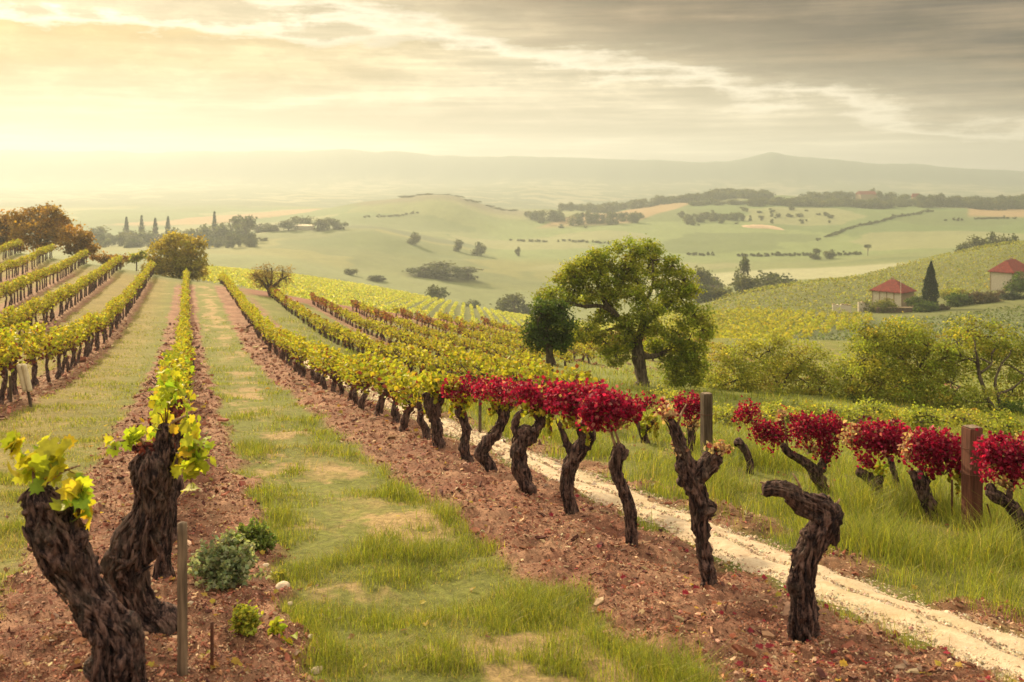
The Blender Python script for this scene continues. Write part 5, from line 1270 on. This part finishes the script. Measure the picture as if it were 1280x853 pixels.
def guard(label, d, px, foot, top, y0, y1, w, lean):
    x = (px - CX) * d / F; z = Z(x, d); s = d / F
    t = thing('tree_guard', label, 'tree guard', (x, d, z))
    hgt = (foot - top) * s; mb = MB(); tube(mb, [(0, 0, -.1, .03), (lean * hgt * .5, 0, hgt * .5, .028), (lean * hgt * .9, 0, hgt * .9, .025)], 8, .1); mb.build('stake', WOODD, t)
    a, b = (foot - y1) * s, (foot - y0) * s; r = w / 2 * s
    for k in (-1, 1):
        mb = MB(); tube(mb, [(lean * a + k * r * .5, -.02, a, r * .52), (lean * (a + b) / 2 + k * r * .5, -.02, (a + b) / 2, r * .55), (lean * b + k * r * .5, -.02, b, r * .5)], 12, .06, .03, .06, k); mb.build('sleeve', GUARD, t)
guard('white split tree guard leaning on a stake in front of the left rows', 20, 40, 507, 452, 454, 487, 13, -.24)
guard('small pale tree guard between trunks halfway up the row left of the path', 30.3, 377, 474, 456, 458, 472, 8, -.1)
rs = np.random.default_rng(12)
def stone(label, px, py, w, d=None):
    for _ in range(40):                                     # walk out along the sight line to the ground
        pass
    dd = np.linspace(3, 30, 4000); zz_ = H((px - CX) * dd / F, dd); ray = -(py - HY) * dd / F
    k = np.argmax(zz_ > ray); d = dd[k]; r = w / 2 * d / F
    n, m = 14, 20; th = np.linspace(0, math.pi, n); ph = np.linspace(0, 6.283, m, endpoint=False); T, Pp = np.meshgrid(th, ph, indexing='ij')
    X = np.stack([np.sin(T) * np.cos(Pp), np.sin(T) * np.sin(Pp), np.cos(T)], -1).reshape(-1, 3)
    s = rs.uniform(0, 50); q = 1 + .22 * noise(X[:, 0] * 1.2 + s, X[:, 1] * 1.2, X[:, 2] * 1.2) + .06 * noise(X[:, 0] * 4 + s, X[:, 1] * 4, X[:, 2] * 4)
    V = X * q[:, None] * (r, r * rs.uniform(.7, .95), r * rs.uniform(.5, .7))
    i = np.arange(n - 1)[:, None] * m; j = np.arange(m)[None]; k2 = (j + 1) % m
    f = np.stack([i + j, i + m + j, i + m + k2, i + k2], -1).reshape(-1, 4)
    o = MB().add(V, [f], (.50, .40, .30)).build('stone', STONEM); o.location = ((px - CX) * d / F, d, float(zz_[k]) + r * .22); o.rotation_euler.z = rs.uniform(0, 6)
    tag(o, label, 'stone')
stone('rounded white stone beside the grey-green shrub', 353, 735, 18); stone('flat pale stone at the bottom edge on the red earth', 396, 841, 16); stone('small whitish stone below the rounded white stone', 362, 756, 9)
stone('small buff stone right on the grass edge below the grey-green shrub', 402, 771, 8); stone('pinkish stone at the right foot of the grey-green shrub', 332, 708, 9); stone('small pale stone on the mulch in the middle of the path-side row', 830, 712, 7)
stone('little white stone on the near mulch below the grass tuft', 875, 838, 7); stone('pale chip of stone near the pale grey stake foot', 238, 756, 8); stone('flat buff stone between the bottom-edge stone and the yellow cushion plant', 388, 798, 10)

# ------------------------------------------------------------------ small plants
def ground_at(px, py):
    dd = np.linspace(3, 40, 5000); zz_ = H((px - CX) * dd / F, dd); k = np.argmax(zz_ > -(py - HY) * dd / F)
    return float(dd[k])
def herb(label, px, foot, w, hpx, pal, leaf, n, seed, name='shrub', cat='shrub', stems=40):
    d = ground_at(px, foot) + w * .3 * .004; x = (px - CX) * d / F; z = Z(x, d); s = d / F; rng = np.random.default_rng(seed)
    L = Local(name, label, cat, (x, d, z)); a, b = MB(), MB(); R = w / 2 * s; Hh = hpx * s
    for k in range(stems):
        v = rng.normal(size=3); v[2] = abs(v[2]) + .35; v /= np.linalg.norm(v); tip = v * (R, R * .8, Hh) * rng.uniform(.7, 1.08)
        p = np.array((x, d, z)); q0 = np.array((rng.normal() * R * .15, rng.normal() * R * .15, -.02)); mid = tip * .5 + (0, 0, Hh * .12)
        tube(a, [tuple(p + q0) + (.004,), tuple(p + mid) + (.003,), tuple(p + tip) + (.0015,)], 5, .05, col=(.2, .2, .1))
        m = max(3, n // stems); t = rng.uniform(.3, 1.05, m)[:, None]; c = p + q0 * (1 - t) ** 2 + 2 * mid * t * (1 - t) + tip * t ** 2 + rng.normal(size=(m, 3)) * .012
        leaves(b, c, leaf * rng.uniform(.6, 1.3, m), rng, pick(rng, pal, m), .2)
    L.part('stem', a, CANE); L.part('foliage', b, LEAF)
SILV = [(3, (.30, .35, .20)), (2, (.38, .42, .26)), (1, (.20, .25, .12))]
herb('silvery grey-green bushy shrub on the red earth right of the pale grey stake', 283, 738, 100, 62, SILV, .030, 4200, 1, stems=110)
herb('smaller fresh green shrub just behind the silvery grey-green shrub', 318, 690, 62, 38, [(3, (.15, .21, .05)), (2, (.20, .26, .06))], .028, 2200, 2, stems=70)
herb('low yellow-green cushion plant beside the rusty iron rod', 305, 800, 44, 32, [(3, (.36, .38, .05)), (1, (.28, .33, .05))], .022, 1300, 3, 'plant', 'plant', 50)
herb('small bright yellow-green seedling left of two on the near red earth', 345, 794, 20, 14, FRESH, .045, 40, 4, 'plant', 'plant', 6)
herb('bright yellow-green leafy seedling right of two on the near red earth', 360, 806, 24, 14, FRESH, .05, 40, 5, 'plant', 'plant', 6)
herb('tiny yellow-green plant touching the rounded white stone', 350, 726, 22, 10, [(3, (.33, .33, .06))], .03, 160, 6, 'plant', 'plant', 14)

# ------------------------------------------------------------------ grass, bark chips, gravel, fallen leaves
def scatter(n, rng, d0, d1, pw=1.35, side=150):
    """random spots, thinning with distance roughly as they shrink in view"""
    px = rng.uniform(-side, 1280 + side, n); u = rng.random(n)
    k = 1 - pw
    d = (d0 ** k + (d1 ** k - d0 ** k) * u) ** (1 / k)
    return (px - CX) * d / F, d
def grass():
    rng = np.random.default_rng(5); mb = MB()
    def grow(n, d0, d1, hgt, dens, tall=None, pw=1.4):
        x, y = scatter(n, rng, d0, d1, pw)
        x0 = X0(x, y); s = soil_mask(x, y)
        path = smooth(3.80, 3.95, x0 + .1 * noise(x * 2, y * 2)) * (1 - smooth(4.62, 4.8, x0 + .12 * noise(x * 2, y * 2, 2)))
        nz = fbm(x * 0.9, y * 0.9, 1.5, 3); n2 = noise(x * .35, y * .35, 8)
        w = (1 - s) * (1 - path) * (1 - .93 * bare_patch(x, y))
        worn = np.exp(-((x0 - 1.45 - .25 * fbm(x * .5, y * .5, .7, 4)) / .30) ** 2) * smooth(-.35, .3, noise(x * .7, y * .7, 12.0))
        w = w * np.clip(.55 + nz * 1.1 - .75 * worn, .03, 1) * dens(x0, y)
        ok = rng.random(n) < w
        x, y, x0, nz, n2, worn = [t[ok] for t in (x, y, x0, nz, n2, worn)]
        m = len(x); z = H(x, y) - .01
        tf = noise(x * 2.3, y * 2.3, 9.1)
        hh = hgt(x0, y) * np.clip(.75 + nz * .7 + tf * .9, .3, 1.9) * rng.uniform(.55, 1.3, m)
        if tall is not None: hh *= 1
        wid = np.maximum(.0026, y * .00046) * rng.uniform(.7, 1.4, m)
        a = rng.random(m) * 6.283; lean = rng.uniform(.25, 1.25, m) * hh
        ca, sa = np.cos(a), np.sin(a); ta = a + rng.uniform(-.5, .5, m) + 1.57
        B = np.stack([x, y, z], -1); wv = np.stack([np.cos(ta), np.sin(ta), np.zeros(m)], -1) * wid[:, None] * .5
        M = B + np.stack([ca * lean * .3, sa * lean * .3, hh * .6], -1); T = B + np.stack([ca * lean, sa * lean, hh * .95], -1)
        V = np.stack([B - wv, B + wv, M + wv * .75, M - wv * .75, T], 1).reshape(-1, 3)
        b = np.arange(m)[:, None] * 5
        g1 = pick(rng, [(4, (.22, .25, .030)), (3, (.31, .32, .042)), (2, (.13, .165, .022))], m, .2)
        g2 = pick(rng, [(3, (.30, .26, .085)), (2, (.40, .32, .14)), (1, (.23, .22, .06))], m, .2)
        dry = np.clip(.20 - nz * .7 - tf * .5 + worn * .7 + .35 * n2 + np.where(x0 < -.9, .30, 0) - np.where(x0 > 4.7, .28, 0), 0.04, .92)
        c = np.where((rng.random(m) < dry)[:, None], g2, g1)
        mb.add(V, [b + [0, 1, 2, 3], b + [3, 2, 4]], np.repeat(c, 5, 0))
    one = lambda x0, y: np.ones_like(x0)
    grow(560000, 3.6, 62, lambda x0, y: np.where(x0 > 4.7, .20, np.where(x0 < -1, .075, .085)), one)
    grow(300000, 3.6, 16, lambda x0, y: np.full_like(x0, .05), lambda x0, y: (x0 < 3) * 1.2, pw=1.2)
    # lush grass round the second row on the right, and tufts in the middle strip
    grow(170000, 5, 26, lambda x0, y: np.full_like(x0, .29), lambda x0, y: smooth(4.95, 5.3, x0) * (1 - smooth(7.2, 9.5, x0)) * .95)
    grow(300000, 3.8, 20, lambda x0, y: np.full_like(x0, .14), lambda x0, y: smooth(.55, .8, x0) * (1 - smooth(2.3, 2.5, x0)) * smooth(.0, .35, noise(x0 * 1.6, y * .9, 3.0)) * 1.5)
    grow(26000, 4.2, 20, lambda x0, y: np.full_like(x0, .14), lambda x0, y: smooth(3.72, 3.82, x0) * (1 - smooth(3.98, 4.1, x0)) * 1.8)
    tag(mb.build('grass', GRASSM), kind='stuff')
grass()
def chips():
    rng = np.random.default_rng(15); mb = MB()
    x, y = scatter(560000, rng, 3.6, 55, 1.5)
    s = soil_mask(x, y); ok = rng.random(len(x)) < s * (.55 + .5 * noise(x * 2, y * 2)); x, y = x[ok], y[ok]; m = len(x)
    L = np.maximum(.008, y * .0013) * np.exp(rng.normal(size=m) * .6) * 1.25; A, B, N = frames(m, rng, .9)
    C = np.stack([x, y, H(x, y) + .004 + .25 * L * rng.random(m)], -1)
    asp = rng.uniform(.10, .5, m)
    T = np.array([(-.5, -.4), (.1, -.55), (.55, -.1), (.4, .5), (-.35, .45)])
    V = C[:, None] + L[:, None, None] * (T[None, :, :1] * A[:, None] + T[None, :, 1:] * (B * asp[:, None])[:, None] + .12 * rng.normal(size=(m, 5, 1)) * N[:, None])
    V2 = V - N[:, None] * (L * .18)[:, None, None]
    b = np.arange(m)[:, None] * 10
    sides = [b + [k, (k + 1) % 5, 5 + (k + 1) % 5, 5 + k][::-1] for k in range(5)]
    col = pick(rng, [(4, (.23, .085, .055)), (3, (.31, .14, .088)), (2.5, (.40, .25, .165)), (1.5, (.09, .034, .030)), (1.2, (.50, .36, .23))], m, .2)
    mb.add(np.concatenate([V, V2], 1).reshape(-1, 3), [b + [0, 1, 2, 3, 4]] + sides, np.repeat(col, 10, 0))
    tag(mb.build('bark_mulch', CHIPM, flat=True), kind='stuff')
chips()
def gravel():
    rng = np.random.default_rng(25); mb = MB()
    n = 26000; y = (3.8 ** -.6 + (26 ** -.6 - 3.8 ** -.6) * rng.random(n)) ** (1 / -.6); x0 = rng.normal(size=n) * .26 + 4.3
    x = x0 + MROW * y; r = np.maximum(.006, y * .0009) * np.exp(rng.normal(size=n) * .5); z = H(x, y, False) + .05 * fbm(x * .9, y * .9, 1.1, 3) * (1 - smooth(25, 60, np.hypot(x, y))) + .035 * (1 - np.abs((x0 - 4.3) / .5) ** 2)
    O = np.array([(1, 0, 0), (0, 1, 0), (-1, 0, 0), (0, -1, 0), (0, 0, .8), (0, 0, -.6)]) ; q = r[:, None, None] * rng.uniform(.6, 1.2, (n, 6, 1)); a = rng.random(n) * 6.28
    R = np.stack([np.stack([np.cos(a), -np.sin(a), 0 * a], -1), np.stack([np.sin(a), np.cos(a), 0 * a], -1), np.stack([0 * a, 0 * a, 1 + 0 * a], -1)], 1)
    V = np.stack([x, y, z], -1)[:, None] + np.einsum('nij,kj->nki', R, O) * q
    b = np.arange(n)[:, None] * 6; fs = [b + list(f) for f in ((0, 1, 4), (1, 2, 4), (2, 3, 4), (3, 0, 4), (1, 0, 5), (2, 1, 5), (3, 2, 5), (0, 3, 5))]
    col = pick(rng, [(3, (.50, .40, .28)), (2, (.36, .26, .17)), (1, (.62, .54, .42)), (1, (.26, .16, .10))], n, .15)
    mb.add(V.reshape(-1, 3), fs, np.repeat(col, 6, 0)); tag(mb.build('gravel', STONEM, flat=True), kind='stuff')
gravel()

def fallen_leaves():
    rng = np.random.default_rng(35); mb = MB()
    x, y = scatter(9000, rng, 3.8, 26, 1.3)
    x0 = X0(x, y); w = np.exp(-((x0 - 3.3) / .8) ** 2) + np.exp(-((x0 + .2) / .7) ** 2) + .8 * np.exp(-((x0 - 6.6) / .7) ** 2) + .05
    ok = rng.random(len(x)) < w * .35; x, y, x0 = x[ok], y[ok], x0[ok]; m = len(x)
    red = (y < 11.5) & (x0 > 2) & (rng.random(m) < .6) | (x0 > 5)
    col = np.where(red[:, None], pick(rng, [(3, (.26, .02, .04)), (2, (.30, .10, .06))], m), pick(rng, [(3, (.40, .30, .05)), (2, (.32, .18, .06)), (2, (.20, .09, .05))], m))
    leaves(mb, np.stack([x, y, H(x, y) + .018], -1), np.maximum(.035, y * .004) * rng.uniform(.6, 1.3, m), rng, col, 1.6, 'lobed')
    tag(mb.build('fallen_leaves', LEAF), kind='stuff')
fallen_leaves()
